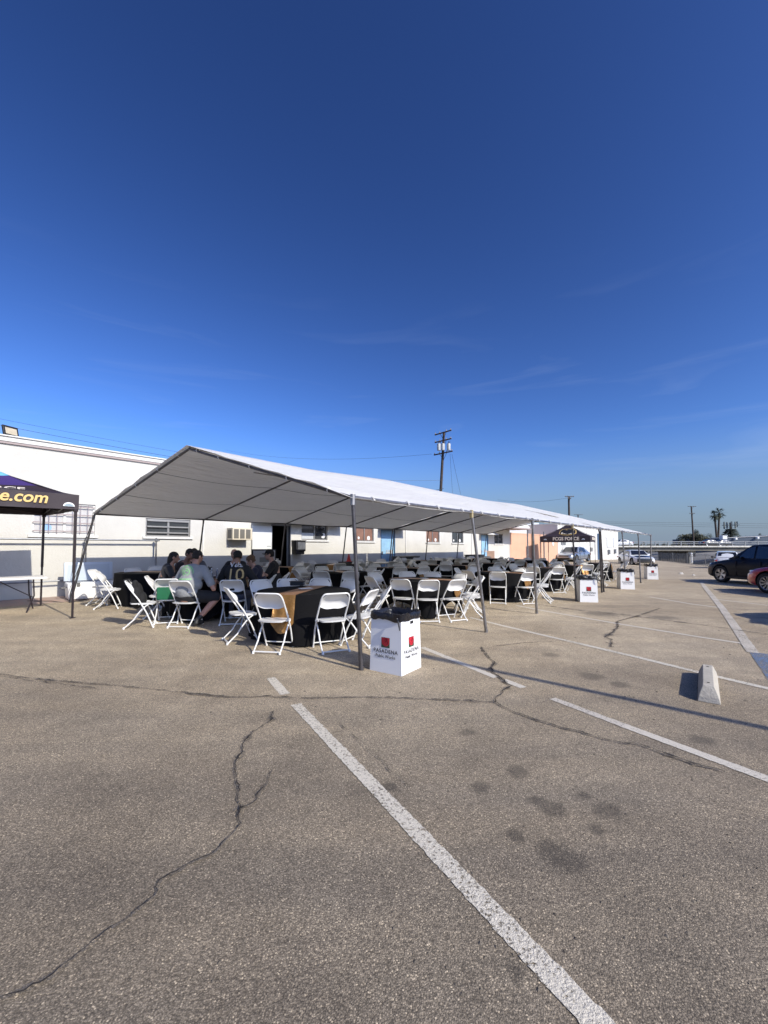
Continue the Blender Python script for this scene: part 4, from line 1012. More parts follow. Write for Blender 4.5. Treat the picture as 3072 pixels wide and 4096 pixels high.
# cone and dark bags by the wall
p = W(9.1, 9.75); p.z = gz_ab(9.1, 9.75)
q = MB(); q.box((0, 0, .36), (.95, .5, .72)); tag(q.build('dark_crate', mat('dark_crate', (.05, .03, .035), .7, var=.4), loc=p, rot=FR, smooth=None, bevel=(.02, 2)), 'dark low crate against the wall under the red cone', 'crate')
q = MB(); q.box((0, 0, .012), (.26, .26, .02)); q.lathe([(.1, .02), (.02, .34), (0, .34)], n=14); tag(q.build('traffic_cone', M_RED, loc=p+Vector((0.1, 0.1, .72))), 'small red cone standing on the dark crate by the wall', 'cone')
q = MB(); q.lathe([(0, 0), (.2, 0), (.27, .2), (.2, .42), (.08, .52), (0, .52)], n=16); q.v = [(x*(1+.2*noise.noise(Vector((x*5, y*5, z*5)))), y*.8, z) for x, y, z in q.v]
o = q.build('duffel_bag', M_BAG, loc=W(7.9, 9.7, gz_ab(7.9, 9.7)+.3)); tag(o, 'black stuffed bag heaped beside the tent leg near the red cone', 'bag'); o.location.z = gz_ab(7.9, 9.7)
for (a, b, lab) in ((13.4, 9.8, 'black covered crate against the wall past the blue door'), (20.2, 9.6, 'dark covered box by the farthest blue door')):
    q = MB(); q.box((0, 0, .42), (1.5, .6, .84)); q.box((0, 0, .87), (1.6, .66, .05)); tag(q.build('covered_crate', M_BLACK, loc=W(a, b, gz_ab(a, b)), rot=FR, smooth=None, bevel=(.02, 2)), lab, 'crate')
# framed sign on easel
a, z = on_wall(1055, 2240, 9.9); E = empty('easel_sign', W(a, 9.9, gz_ab(a, 9.9)), FR, 'framed notice on a black easel leaning before the open door', 'sign')
q = MB(); q.box2(-.52, .52, -.03, .01, .62, 1.28); q.build('frame', M_BLACK, E, smooth=None, bevel=(.01, 1))
q = MB(); q.box2(-.46, .46, -.036, -.0305, .67, 1.23); q.build('notice', mat('notice_paper', (.52, .50, .46), .6), E, smooth=None)
q = MB(); q.box2(-.2, .3, -.040, -.0365, .8, .98); q.box2(-.1, .15, -.040, -.0365, 1.1, 1.14); q.box2(-.05, .2, -.040, -.0365, .71, .75); q.build('notice_print', mat('faded_print', (.25, .24, .22), .7), E, smooth=None)
for s in (-.4, .4):
    q = MB(); q.tube((s, .0, .62), (s*1.15, .05, 0), .018, n=6); q.build('leg', M_BLACK, E)
# wooden pallet-ish bench and pale chair near the porch
p = W(23.5, 9.3, gz_ab(23.5, 9.3)); E = empty('wooden_bench', p, FR, 'low brown wooden bench by the peach wall', 'bench')
q = MB(); q.box((0, 0, .44), (1.7, .45, .05)); q.build('seat', mat('brown_timber', (.28, .16, .11), .7, var=.3), E, smooth=None, bevel=(.008, 1))
for s in (-.7, .7):
    q = MB(); q.box((s, 0, .207), (.08, .4, .414)); q.build('leg', mat('brown_timber', (.28, .16, .11), .7, var=.3), E, smooth=None)
p = W(22.1, 9.4, gz_ab(22.1, 9.4)); E = empty('wooden_chair', p, FR+2.2, 'tall pale wooden chair standing by the cream wall', 'chair')
q = MB(); q.box((0, 0, .45), (.5, .5, .06)); q.build('seat', mat('tan_timber', (.45, .30, .22), .7, var=.2), E, smooth=None, bevel=(.008, 1))
q = MB(); q.box((0, -.24, .8), (.5, .05, .64)); q.build('backrest', mat('tan_timber', (.45, .30, .22), .7, var=.2), E, smooth=None, bevel=(.01, 1))
for sx_ in (-.2, .2):
    for sy_ in (-.2, .2):
        q = MB(); q.box((sx_, sy_, .21), (.05, .05, .42)); q.build('leg', mat('tan_timber', (.45, .30, .22), .7, var=.2), E, smooth=None)
# ------------------------------------------------------------------ pop-up canopies
M_CANB = mat('black_printed_canopy', (.030, .020, .026), .6, bump=.2, bscale=9)
M_CANP = mat('purple_canopy_print', (.045, .025, .13), .6, bump=.2, bscale=9)
M_CYAN = mat('cyan_print', (.14, .40, .56), .55); M_YEL = mat('yellow_print', (.66, .46, .17), .55); M_CREAM = mat('cream_print', (.78, .70, .58), .55); M_WPR = mat('white_print', (.75, .76, .78), .5)
M_LEG = mat('black_canopy_leg', (.03, .022, .026), .4, .4)
def popup(loc, rz, w, d, zv0, zv1, zp, label, style):
    """origin at the front corner nearest the camera-right; x to the left along the front (-x), y back"""
    E = empty('popup_canopy', loc, rz, label, 'canopy'); N = 16
    peak = Vector((-w/2, d/2, zp))
    rows = []
    cor = [Vector((0, 0, zv1)), Vector((-w, 0, zv1)), Vector((-w, d, zv1)), Vector((0, d, zv1))]
    mb = MB()
    for k in range(4):
        a, b = cor[k], cor[(k+1) % 4]; rows = []
        for i in range(N+1):
            t = i/N; row = []
            for j in range(N+1):
                u = j/N; p = a.lerp(b, t); q = p.lerp(peak, u)
                drop = (zp-zv1)*u; curve = (zp-zv1)*(u**1.45)      # swept-up roof line
                e_ = 1-4*(t-.5)**2
                q.z = zv1+curve - .06*e_*math.sin(PI*u)
                if u == 0: q.z = zv1
                row.append(tuple(q))
            rows.append(row)
        mi = 1 if (style == 'purple' and k == 0) else 0
        for i in range(N):
            for j in range(N):
                m_i = 0
                if style == 'purple' and k in (0, 3) and j >= 6 : m_i = 2 if j >= 10 else 1
                vs = [rows[i][j], rows[i+1][j], rows[i+1][j+1], rows[i][j+1]]
                mb.add(vs, [(0, 1, 2, 3)], m_i)
    me = mb.mesh('roof_fabric', [M_CANB, M_CANP, M_CYAN], 60)
    bm = bmesh.new(); bm.from_mesh(me); bmesh.ops.remove_doubles(bm, verts=bm.verts, dist=.002); bm.to_mesh(me); bm.free(); me.polygons.foreach_set('use_smooth', [True]*len(me.polygons))
    roof = link('roof_fabric', me, E)
    mb = MB()
    for k in range(4):
        a, b = cor[k], cor[(k+1) % 4]; rows = []; nrm = Vector(((b-a).y, -(b-a).x, 0)).normalized()
        if nrm.dot((a+b)/2-peak) < 0: nrm = -nrm
        for j in range(5):
            v = j/4; row = []
            for i in range(33):
                t = i/32; p = a.lerp(b, t); p.z = zv1+(zv0-zv1)*v - .02*math.sin(PI*t)*v
                ed = min(1, t*12, (1-t)*12)
                p += nrm*(.012*math.sin(t*26+k)*math.sin(t*7)*v*ed)
                row.append(tuple(p))
            rows.append(row)
        mb.grid(rows)
    mb.build('valance', M_CANB, E, smooth=60)
    for (x, y) in ((-.04, .04), (-w+.04, .04), (-.04, d-.04), (-w+.04, d-.04)):
        q = MB(); p = Matrix.Rotation(rz, 3, 'Z')@Vector((x, y, 0))+Vector(loc); zb = gz(p.x, p.y)-loc[2]
        q.box((x, y, (zv1-.06+.9)/2+zb/2+.0), (.045, .045, zv1-.06-.9-zb)); q.box((x, y, .45+zb), (.034, .034, .9)); q.box((x, y, zb+.006), (.09, .09, .012)); q.box((x, y, zv0+.0), (.07, .07, .09)); q.build('leg', M_LEG, E, smooth=None)
    for k in range(4):
        a, b = cor[k].copy(), cor[(k+1) % 4].copy(); q = MB(); s = 4 if w > 4 and k in (0, 2) else 2
        ins = (peak-(a+b)/2); ins.z = 0; ins = ins.normalized()*.05
        for j in range(s):
            p0, p1 = a.lerp(b, (j+.02)/s)+ins, a.lerp(b, (j+.98)/s)+ins
            for (z0, z1) in ((zv0+.02, zv1-.08), (zv1-.08, zv0+.02)):
                q.tube((p0.x, p0.y, z0), (p1.x, p1.y, z1), .012, n=5)
        q.build('truss', M_LEG, E)
    q = MB()
    for k in range(4):
        c_ = cor[k]; q.tube((c_.x*.98-.01, c_.y*.98+.01, zv1-.06), (peak.x, peak.y, zp-.12), .014, n=5)
    q.tube((peak.x, peak.y, zp-.5), (peak.x, peak.y, zp-.03), .02, n=6); q.build('roof_frame', M_LEG, E)
    def badge(parent, org, sx_, n='emblem'):
        q = MB(); M = frame_M(org, (1, 0, 0), (0, 0, 1)); pts = [(.5*sx_*math.cos(PI*i/10), .42*sx_*math.sin(PI*i/10)) for i in range(11)]
        q.prism(pts, .003, M); q.build(n, M_WPR, parent, smooth=None)
        q = MB(); q.prism([(x*.8, y*.55+.03*sx_) for x, y in pts], .002, M@Matrix.Translation((0, 0, .0035))); q.build(n, mat('slate_print', (.25, .33, .38), .6), parent, smooth=None)
    return E, badge
# near one at the frame edge
p = W(-1.3, 7.1); loc = (p.x, p.y, gz(p.x, p.y))
c0 = G(297, 2472); loc = (c0.x+.02, c0.y, c0.z)
E, badge = popup(loc, FR+.05, 3.0, 2.45, 1.5+143/188-loc[2], 1.5+198/188-loc[2], 3.15, 'black and purple printed pop-up canopy by the cream wall with yellow web address lettering', 'purple')
zv0, zv1 = 1.5+143/188-loc[2], 1.5+198/188-loc[2]
text_obj('lettering', 'fcgsforce.com', .29, M_YEL, E, frame_M((-1.30, -.022, (zv0+zv1)/2+.03), (1, 0, 0), (0, 0, 1)), bold=.006, shear=.22, sx=.98, depth=.001)
badge(E, (-.17, -.025, zv0+.05), .19)
def on_roof(v, w=3.0, d=2.45, zp=3.15):
    u = max(0.0, v.y/(d/2)); return Vector((v.x, v.y-.02, zv1+(zp-zv1)*(u**1.45)-.06*(1-4*((-v.x/w)-.5)**2)*math.sin(PI*u)+.02))
text_obj('lettering', 'FCGS FORCE', .17, M_CREAM, E, None, warp=lambda q: on_roof(Vector((q.x*1.5-1.55, .20+q.y*2.0, 0))), bold=.004, shear=.2, depth=0.0)
# far one
cF = G(2357, 2240); 
c0 = at_z(2360, 2166, 2.17); Yf = 32.0; c0 = at_y(2362, 2166, Yf); locf = (c0.x, c0.y, gz(c0.x, c0.y))
zz0 = at_y(2362, 2166, Yf).z-locf[2]; zz1 = at_y(2362, 2143, Yf).z-locf[2]
cl = at_y(2163, 2167, Yf-.0)
w_ = (Vector(locf[:2])-Vector((cl.x, cl.y))).length
rzf = -.60; w_ = 3.75
E2, badge = popup(locf, rzf, w_, 2.7, zz0, zz1, at_y(2290, 2093, Yf+1.4).z-locf[2], 'black pop-up canopy with gold crest and pale lettering near the far white building', 'black')
text_obj('lettering', 'FCGS FORCE', .36, M_CREAM, E2, frame_M((-w_/2+.1, -.04, (zz0+zz1)/2), (1, 0, 0), (0, 0, 1)), bold=.012, sx=.95, depth=.002)
for x in (-w_+.42, -.5): badge(E2, (x, -.04, (zz0+zz1)/2-.08), .24)
text_obj('lettering', 'FCGS FORCE', .26, M_CREAM, E2, frame_M((.04, 1.35, (zz0+zz1)/2), (0, 1, 0), (0, 0, 1)), bold=.012, depth=.002)
zpF = at_y(2290, 2093, Yf+1.4).z-locf[2]
def on_roof2(x, y, lift=.03):
    y = y*.75; u = max(0.0, y/1.35); return Vector((x*.75-.0 if False else x, y-.02, zz1+(zpF-zz1)*(u**1.45)-.06*(1-4*((-x/w_)-.5)**2)*math.sin(PI*u)+lift))
cx = -w_/2+.15
crest = [(-.62, .95), (-.45, 1.12), (0, 1.16), (.45, 1.12), (.62, .95), (.66, .55), (.35, .35), (0, .25), (-.35, .35), (-.66, .55)]
q = MB(); q.add([on_roof2(cx+x, y*1.1, .03) for x, y in crest], [tuple(range(10))]); cr_ = q.build('emblem', M_YEL, E2, smooth=None)
q = MB(); q.add([on_roof2(cx+x*.9, .7*1.1+(y-.7)*.9*1.1, .05) for x, y in crest], [tuple(range(10))]); q.build('emblem_field', M_BLACK, cr_, smooth=None)
q = MB(); q.add([on_roof2(cx+x, y, .07) for x, y in ((-.42, 1.02), (-.1, 1.12), (.15, 1.0), (.42, 1.1), (.45, .9), (.1, .82), (-.2, .9), (-.45, .8))], [tuple(range(8))]); q.build('emblem_mark', M_YEL, cr_, smooth=None)
text_obj('lettering', 'FCGS', .40, M_CREAM, cr_, None, warp=lambda q: on_roof2(cx+q.x, .58+q.y, .08), bold=.012, depth=0)
# steel poles beside it
for (px, yt, yb, lab) in ((2177, 2127, 2250, 'bare grey steel pole standing beside the far black canopy'), (2132, 2127, 2252, 'thin grey steel pole between the porch and the far black canopy')):
    g0 = G(px, yb); top = at_y(px, yt, g0.y); q = MB(); q.tube((0, 0, 0), (0, 0, top.z-g0.z), .06, n=8); tag(q.build('steel_pole', M_STEEL, loc=g0), lab, 'pole')
# ------------------------------------------------------------------ folding table by the near canopy
M_TABT = mat('pale_plastic_top', (.66, .64, .61), .45, bump=.05)
p = W(-1.57, 7.75); z0 = gz(p.x, p.y)
E = empty('folding_table', (p.x, p.y, z0), FR, 'pale rectangular folding table under the printed canopy by the wall', 'table')
q = MB(); q.prism([(0, .06), (-.06, 0), (-1.77, 0), (-1.83, .06), (-1.83, .70), (-1.77, .76), (-.06, .76), (0, .70)], .045, Matrix.Translation((0, 0, .70))); q.build('tabletop', M_TABT, E, smooth=None, bevel=(.006, 2))
for xo in (-.28, -1.55):
    for s in (0, 1):
        y = .08+.60*s; q = MB(); k = 1 if xo > -1 else -1
        q.poly([(xo, y, .70), (xo+.02*k, y, .35), (xo+(-.11 if s == 0 else .11)*.9, y, .0)], .014, 7); q.build('leg', M_LEG, E)
    q = MB(); q.tube((xo, .08, .32), (xo, .68, .32), .011); q.tube((xo, .38, .32), (xo-(.55 if xo > -1 else -.55), .38, .69), .010); q.build('brace', M_LEG, E)
# ------------------------------------------------------------------ cooler
p = W(-.42, 9.55); z0 = gz(p.x, p.y)
E = empty('ice_chest', (p.x, p.y, z0), FR-.05, 'large white ice chest with its pale lid raised against the wall', 'cooler')
def rbox(name, m, x0, x1, y0, y1, z0, z1, bv, parent, taper=0):
    q = MB(); q.box2(x0, x1, y0, y1, z0, z1)
    if taper: q.v = [((x-(x0+x1)/2)*(1-taper if z < (z0+z1)/2 else 1)+(x0+x1)/2, (y-(y0+y1)/2)*(1-taper if z < (z0+z1)/2 else 1)+(y0+y1)/2, z) for x, y, z in q.v]
    return q.build(name, m, parent, smooth=50, bevel=(bv, 3))
rbox('tub', M_PLASW, -.53, .55, -.25, .25, .01, .44, .035, E, .07)
q = MB(); q.box2(-.47, .49, -.19, .19, .441, .444); q.build('liner', mat('liner_shade', (.5, .53, .56), .5), E, smooth=None)
q = MB(); Mx = Matrix.Rotation(-.12, 3, 'X'); q.box((.01, .30, .70), (1.10, .07, .50), M=Mx); l_ = q.build('lid', mat('pale_blue_plastic', (.50, .56, .64), .45), E, smooth=50, bevel=(.025, 3))
q = MB(); q.box((.01, .262, .70), (.94, .006, .38), M=Mx); q.build('lid_recess', mat('recess_plastic', (.42, .48, .56), .5), l_, smooth=None)
for s in (-.30, .34):
    q = MB(); q.box((s, -.262, .40), (.07, .02, .10)); q.build('latch', mat('grey_rubber', (.12, .12, .12), .6), E, smooth=None, bevel=(.004, 1))
q = MB(); q.poly([(-.52, -.1, .33), (-.62, -.1, .30), (-.62, .1, .30), (-.52, .1, .33)], .014, 7); q.build('handle', mat('grey_rubber', (.12, .12, .12), .6), E)
# ------------------------------------------------------------------ pipe rails by the wall
def zw(px, py, b): return on_wall(px, py, b)
aL = -6.0; bR = 10.3
ar, zr = zw(625, 2162, bR); _, zt = zw(618, 2147, bR)
E = empty('pipe_rail', W(ar, bR, 0), FR, 'horizontal steel pipe rail running along the cream wall past the ice chest', 'railing')
_, z1 = zw(300, 2158, bR); q = MB(); q.tube((.1, 0, z1), (aL-ar, 0, z1), .024, n=8); q.build('rail', M_STEEL, E)
_, z2 = zw(140, 2328, bR); ax2, _ = zw(290, 2320, bR); q = MB(); q.tube((ax2-ar, 0, z2), (aL-ar, 0, z2), .02, n=8); q.build('rail', M_STEEL, E)
for px in (625, 345, -400):
    a_, _ = zw(px, 2162, bR); q = MB(); q.tube((a_-ar, 0, .15), (a_-ar, 0, z1+.08), .026 if px == 625 else .018, n=8); q.build('post', M_GALV, E)
    q = MB(); q.box((a_-ar, 0, z1), (.09, .075, .075)); q.build('clamp', M_STEEL, E, smooth=None, bevel=(.01, 1))
# cables on the ground near the wall
q = MB(); pts = [W(-.9+.9*t+.1*math.sin(t*5), 9.0+.35*math.sin(t*3.2), 0) for t in [i/14*2 for i in range(29)]]
q.poly([(p.x, p.y, gz(p.x, p.y)+.012) for p in pts], .009, 5); tag(q.build('power_cable', M_BLACK), 'black power cable looping along the brick apron at the wall foot', 'cable')
lt = far_pt(0); q = MB(); inv = Matrix.Rotation(FR, 3, 'Z'); f0 = Vector((FAR_T[0]-.42, BF+.15, .15))
pts = [lt.lerp(f0, t)+Vector((-.05+.02*math.sin(t*14), -.04, -.02)) for t in [i/10 for i in range(11)]]+[Vector((FAR_T[0]-.7, 9.4, .17)), Vector((FAR_T[0]-1.1, 9.9, .17))]
q.poly([W(p.x, p.y, p.z) for p in pts], .008, 5); tag(q.build('hanging_cable', M_BLACK), 'black cable tied down the leg at the tent corner next to the ice chest', 'cable')
# ------------------------------------------------------------------ people
def cap(mb, p0, p1, r0, r1, n=14, m=5):
    p0, p1 = Vector(p0), Vector(p1); d = p1-p0; L_ = max(d.length, 1e-4); d = d/L_
    x = d.orthogonal().normalized(); y = d.cross(x); rings = []
    prof = [(-r0*math.cos(t), r0*math.sin(t)) for t in [PI/2*i/m for i in range(1, m+1)]]+[(L_+r1*math.sin(t), r1*math.cos(t)) for t in [PI/2*i/m for i in range(m)]]
    vs = [p0-d*r0]; fs = []
    for (h, r) in prof:
        for k in range(n): vs.append(p0+d*h+(x*math.cos(2*PI*k/n)+y*math.sin(2*PI*k/n))*r)
    vs.append(p1+d*r1); M_ = len(prof)
    for k in range(n): fs.append((0, 1+(k+1) % n, 1+k)); fs.append((len(vs)-1, 1+(M_-1)*n+k, 1+(M_-1)*n+(k+1) % n))
    for i in range(M_-1):
        for k in range(n): fs.append((1+i*n+k, 1+i*n+(k+1) % n, 1+(i+1)*n+(k+1) % n, 1+(i+1)*n+k))
    mb.add(vs, fs)
def ell(mb, c, r, M=None, n=20, m=12):
    vs = []; fs = []; c = Vector(c)
    for i in range(m+1):
        for k in range(n):
            t = PI*i/m; p = Vector((r[0]*math.sin(t)*math.cos(2*PI*k/n), r[1]*math.sin(t)*math.sin(2*PI*k/n), r[2]*math.cos(t)))
            vs.append(c+(M@p if M else p))
    for i in range(m):
        for k in range(n): fs.append((i*n+k, (i+1)*n+k, (i+1)*n+(k+1) % n, i*n+(k+1) % n))
    mb.add(vs, fs)
def person(x, y, rz, label, build=1.0, H=1.0, lean=.10, side=0.0, head_turn=0, head_nod=.15, hands=None, elbows=None, knees=None, ankles=None,
           skin=(.34, .19, .125), shirt=(.1, .1, .1), longs=False, pants=(.02, .02, .025), shorts=False, hair='short', haircol=(.015, .012, .01), cap_=None, shoes=(.02, .02, .02), seat=.45, prints=None, cat='person', glasses=False):
    z = gz(x, y)
    P = empty('person', (x, y, z), rz, label, 'person')
    h = H; W_ = build
    V3 = Vector
    hip = V3((0, .0, seat+.09)); waist = V3((side*.4, lean*.35+.0, seat+.09+.20*h)); chest = V3((side*.8, lean*.8, seat+.09+.40*h))
    neck0 = V3((side, lean*1.1, seat+.09+.52*h)); neck1 = V3((side*1.1, lean*1.35+.02, seat+.09+.60*h)); hc = V3((side*1.15, lean*1.5+.045, seat+.09+.715*h))
    sh = [V3((side-.185*h*(.85+.15*W_), lean*1.05, seat+.09+.475*h)), V3((side+.185*h*(.85+.15*W_), lean*1.05, seat+.09+.475*h))]
    hands = hands or [V3((-.14, .50, .82)), V3((.14, .50, .82))]; elbows = elbows or [V3((-.30*W_, .22, .80)), V3((.30*W_, .22, .80))]
    knees = knees or [V3((-.17, .44, .50)), V3((.17, .44, .50))]; ankles = ankles or [V3((-.15, .38, .09)), V3((.15, .38, .09))]
    hands = [V3(q) for q in hands]; elbows = [V3(q) for q in elbows]; knees = [V3(q) for q in knees]; ankles = [V3(q) for q in ankles]
    bd = MB()
    # torso core, neck, head
    cap(bd, hip, waist, .135, .12); cap(bd, waist, chest, .12, .135); cap(bd, sh[0]*.6+sh[1]*.4, sh[0]*.4+sh[1]*.6, .10, .10); cap(bd, neck0, neck1+V3((0, 0, .03)), .062*(.7+.3*W_), .055*(.7+.3*W_))
    Hr = Matrix.Rotation(head_turn, 3, 'Z')@Matrix.Rotation(-head_nod, 3, 'X'); s = .98*h**.3
    def hp(a, b, c): return hc+Hr@(V3((a, b, c))*s)
    ell(bd, hp(0, -.012, .022), (.077*s, .098*s, .095*s), Hr); ell(bd, hp(0, .018, -.045), (.060*s, .070*s, .068*s), Hr); ell(bd, hp(0, .050, -.085), (.036*s, .035*s, .028*s), Hr)
    cap(bd, hp(0, .080, .012), hp(0, .104, -.026), .010*s, .0165*s, 8, 3)          # nose
    cap(bd, hp(-.022, .079, -.058), hp(.022, .079, -.058), .009, .009, 8, 3)        # lips
    cap(bd, hp(-.045, .070, .030), hp(.045, .070, .030), .014, .014, 8, 3)          # brow
    for sgn in (-1, 1): ell(bd, hp(sgn*.080, -.008, -.012), (.012, .022, .034), Hr, 10, 6)
    for i in range(2):
        sg = -1 if i == 0 else 1
        cap(bd, sh[i], elbows[i], .050*(.7+.3*W_), .039*(.7+.3*W_)); 
        wr = elbows[i].lerp(hands[i], .86); cap(bd, elbows[i], wr, .039*(.7+.3*W_), .026)
        d = (hands[i]-elbows[i]).normalized(); lat = d.cross(V3((0, 0, 1))).normalized(); pc = wr+d*.045
        cap(bd, wr, wr+d*.07, .024, .028, 10, 4); cap(bd, wr+d*.03-lat*.015, wr+d*.078-lat*.022, .019, .016, 8, 3); cap(bd, wr+d*.03+lat*.015, wr+d*.078+lat*.022, .019, .016, 8, 3)
        for j, (o, ln) in enumerate(((-.031, .060), (-.010, .072), (.011, .067), (.031, .052))):
            b0 = wr+d*.085+lat*o; b1 = b0+d*ln*.55+V3((0, 0, -.012)); b2 = b1+d*ln*.40+V3((0, 0, -.024))
            cap(bd, b0, b1, .0095, .0088, 7, 2); cap(bd, b1, b2, .0088, .0075, 7, 2)
        ths = -lat*sg*1.0 if True else lat
        b0 = wr+d*.02+ths*.026*(1 if i == 1 else 1); b1 = b0+d*.03+ths*.022; cap(bd, b0, b1, .012, .010, 7, 2); cap(bd, b1, b1+d*.03+V3((0, 0, -.01)), .010, .008, 7, 2)
        hj = V3((sg*.095, .02, seat+.085)); cap(bd, hj, knees[i], .080*(.6+.4*W_), .056*(.7+.3*W_)); 
        mid = knees[i].lerp(ankles[i], .32); cap(bd, knees[i], mid, .056*(.7+.3*W_), .057*(.7+.3*W_)); cap(bd, mid, ankles[i], .057*(.7+.3*W_), .037)
    me = remesh(bd, .0085, 4); me.materials.append(mat('skin_%.2f' % skin[0], skin, .55, bump=.03)); me.name = 'body'
    link('body', me, P)
    # eyes
    for sgn in (-1, 1):
        q = MB(); ell(q, hp(sgn*.031, .0705, .008), (.0125, .009, .0075), Hr, 10, 6); e_ = q.build('eye', mat('eye_white', (.6, .58, .55), .3), P)
        q = MB(); ell(q, hp(sgn*.031, .0775, .008), (.0055, .0035, .0058), Hr, 8, 5); q.build('iris', mat('eye_dark', (.03, .02, .015), .2), e_)
    if glasses:
        q = MB()
        for sgn in (-1, 1): q.poly([hp(sgn*.033+.023*math.cos(t), .093, .008+.017*math.sin(t)) for t in [2*PI*k/10 for k in range(10)]], .0025, 5, closed=True); q.tube(hp(sgn*.056, .092, .012), hp(sgn*.082, .0, .012), .0025, n=5)
        q.tube(hp(-.01, .094, .01), hp(.01, .094, .01), .0025, n=5); q.build('glasses', M_BLACK, P)
    # hair
    if hair != 'bald':
        q = MB(); 
        ell(q, hp(0, -.020, .032), (.083*s, .102*s, .098*s), Hr)
        if hair in ('short', 'long', 'curly'): ell(q, hp(0, -.045, -.005), (.079*s, .072*s, .085*s), Hr)
        if hair == 'long': cap(q, hp(0, -.06, -.02), hp(0, -.07, -.15), .075*s, .055*s)
        if hair == 'curly':
            rr = random.Random(3)
            for k in range(60):
                t = rr.random()*2*PI; u = rr.uniform(-.2, 1); ell(q, hp(.085*math.cos(t)*math.sqrt(1-u*u*.8), -.03+.09*math.sin(t)*math.sqrt(1-u*u*.8), .03+.085*u), (.022, .022, .02), None, 8, 5)
        hm_ = remesh(q, .0075, 2)
        # cut the face opening away
        bm = bmesh.new(); bm.from_mesh(hm_); Hi = Hr.inverted()
        dl = [v for v in bm.verts if (lambda w_: w_.y > .045-.40*max(0, w_.z-.02)*0 and w_.z < (.052 if hair != 'curly' else .045))(Hi@(v.co-hc)) or (Hi@(v.co-hc)).z < (-.055 if hair != 'long' else -.3)]
        bmesh.ops.delete(bm, geom=dl, context='VERTS'); bm.to_mesh(hm_); bm.free()
        hm_.materials.append(mat('hair_%.2f' % haircol[0], haircol, .75, bump=.8, bscale=160, var=.4, vscale=60)); hm_.name = 'hair'; link('hair', hm_, P)
    if cap_:
        q = MB(); ell(q, hp(0, -.012, .040), (.090*s, .110*s, .092*s), Hr); bm = bmesh.new(); me_ = q.mesh('cap', M_BLACK, 60); bm.from_mesh(me_); Hi = Hr.inverted()
        bmesh.ops.delete(bm, geom=[v for v in bm.verts if (Hi@(v.co-hc)).z < .022], context='VERTS'); bm.to_mesh(me_); bm.free()
        if cap_ == 'brim':
            hb = link('cap', me_, P); me_.materials.clear(); me_.materials.append(mat('black_felt', (.008, .008, .01), .85))
            q = MB(); sgn = 1; q.grid([[hp(x*.078, .075+.085*math.cos(x*1.3)*t, .042-.010*t-.012*x*x) for x in [i/6-1 for i in range(13)]] for t in (0, .5, 1)]); q.grid([[hp(x*.078, .075+.085*math.cos(x*1.3)*t, .036-.010*t-.012*x*x) for x in [i/6-1 for i in range(13)]] for t in (0, .5, 1)][::-1]); q.build('brim', mat('black_felt', (.008, .008, .01), .85), hb)
        elif cap_ == 'back':
            me_.materials.clear(); me_.materials.append(mat('black_felt', (.008, .008, .01), .85)); hb = link('cap', me_, P)
    # shirt
    sm = mat('cloth_%.2f_%.2f_%.2f' % shirt, shirt, .85, var=.12, vscale=9, bump=.35, bscale=12, sheen=.1)
    q = MB(); g_ = W_; 
    cap(q, hip+V3((0, -.01, .06+.10*(g_-1))), waist, .145*(.3+.7*g_), .150*g_); ell(q, hip+V3((0, .0, .05)), (.175*(.2+.8*g_), .130*(.3+.7*g_), .12)); ell(q, waist+V3((0, .02, 0)), (.170*g_, .130*g_, .16)); ell(q, chest, (.185*(.4+.6*g_), .128*(.5+.5*g_), .19))
    cap(q, sh[0]+V3((.02, 0, .0)), sh[1]+V3((-.02, 0, .0)), .078*(.6+.4*g_), .078*(.6+.4*g_)); cap(q, neck0+V3((0, -.01, -.04)), neck0+V3((0, -.01, .01)), .085, .068)
    for i in range(2):
        end = elbows[i] if longs else sh[i].lerp(elbows[i], .72)
        cap(q, sh[i], end, .072*(.6+.4*g_), (.060 if longs else .066)*(.6+.4*g_))
        if longs: cap(q, elbows[i], elbows[i].lerp(hands[i], .80), .055, .038)
    sm_me = remesh(q, .011, 5); sm_me.materials.append(sm); sm_me.name = 'shirt'
    so_ = link('shirt', sm_me, P)
    # trousers / shorts
    q = MB(); pm = mat('cloth_%.2f_%.2f_%.2f' % pants, pants, .85, var=.12, vscale=9, bump=.3, bscale=12)
    ell(q, hip+V3((0, .02, -.01)), (.175*(.5+.5*g_), .15*(.5+.5*g_), .10))
    for i in range(2):
        sg = -1 if i == 0 else 1; hj = V3((sg*.10, .02, seat+.085))
        if shorts: cap(q, hj, hj.lerp(knees[i], .86), .105*(.5+.5*g_), .095*(.5+.5*g_))
        else: cap(q, hj, knees[i], .10*(.5+.5*g_), .075); cap(q, knees[i], ankles[i]+V3((0, 0, .03)), .073, .052)
    pme = remesh(q, .011, 4); pme.materials.append(pm); pme.name = 'shorts' if shorts else 'trousers'; link(pme.name, pme, P)
    for i in range(2):
        q = MB(); a_ = ankles[i]; fd = V3(((-.02 if i == 0 else .02), .17, -.035)); ah = a_+V3((0, -.03, -.045)); ah.z = max(ah.z, .045)
        cap(q, ah, V3((ah.x, ah.y, ah.z))+V3((fd.x, fd.y*.6, 0)), .042, .042); cap(q, ah+V3((fd.x*.6, fd.y*.6, 0)), ah+V3((fd.x, fd.y, -.008)), .043, .034)
        cap(q, a_+V3((0, 0, .0)), ah, .042, .042)
        if shorts: cap(q, a_+(knees[i]-a_).normalized()*.13, a_, .045, .043)
        q.v = [(x_, y_, max(z_, .004)) for x_, y_, z_ in q.v]
        s_me = remesh(q, .009, 2); s_me.materials.append(mat('shoe_%.2f' % shoes[0], shoes, .6)); s_me.name = 'shoe'; link('shoe', s_me, P)
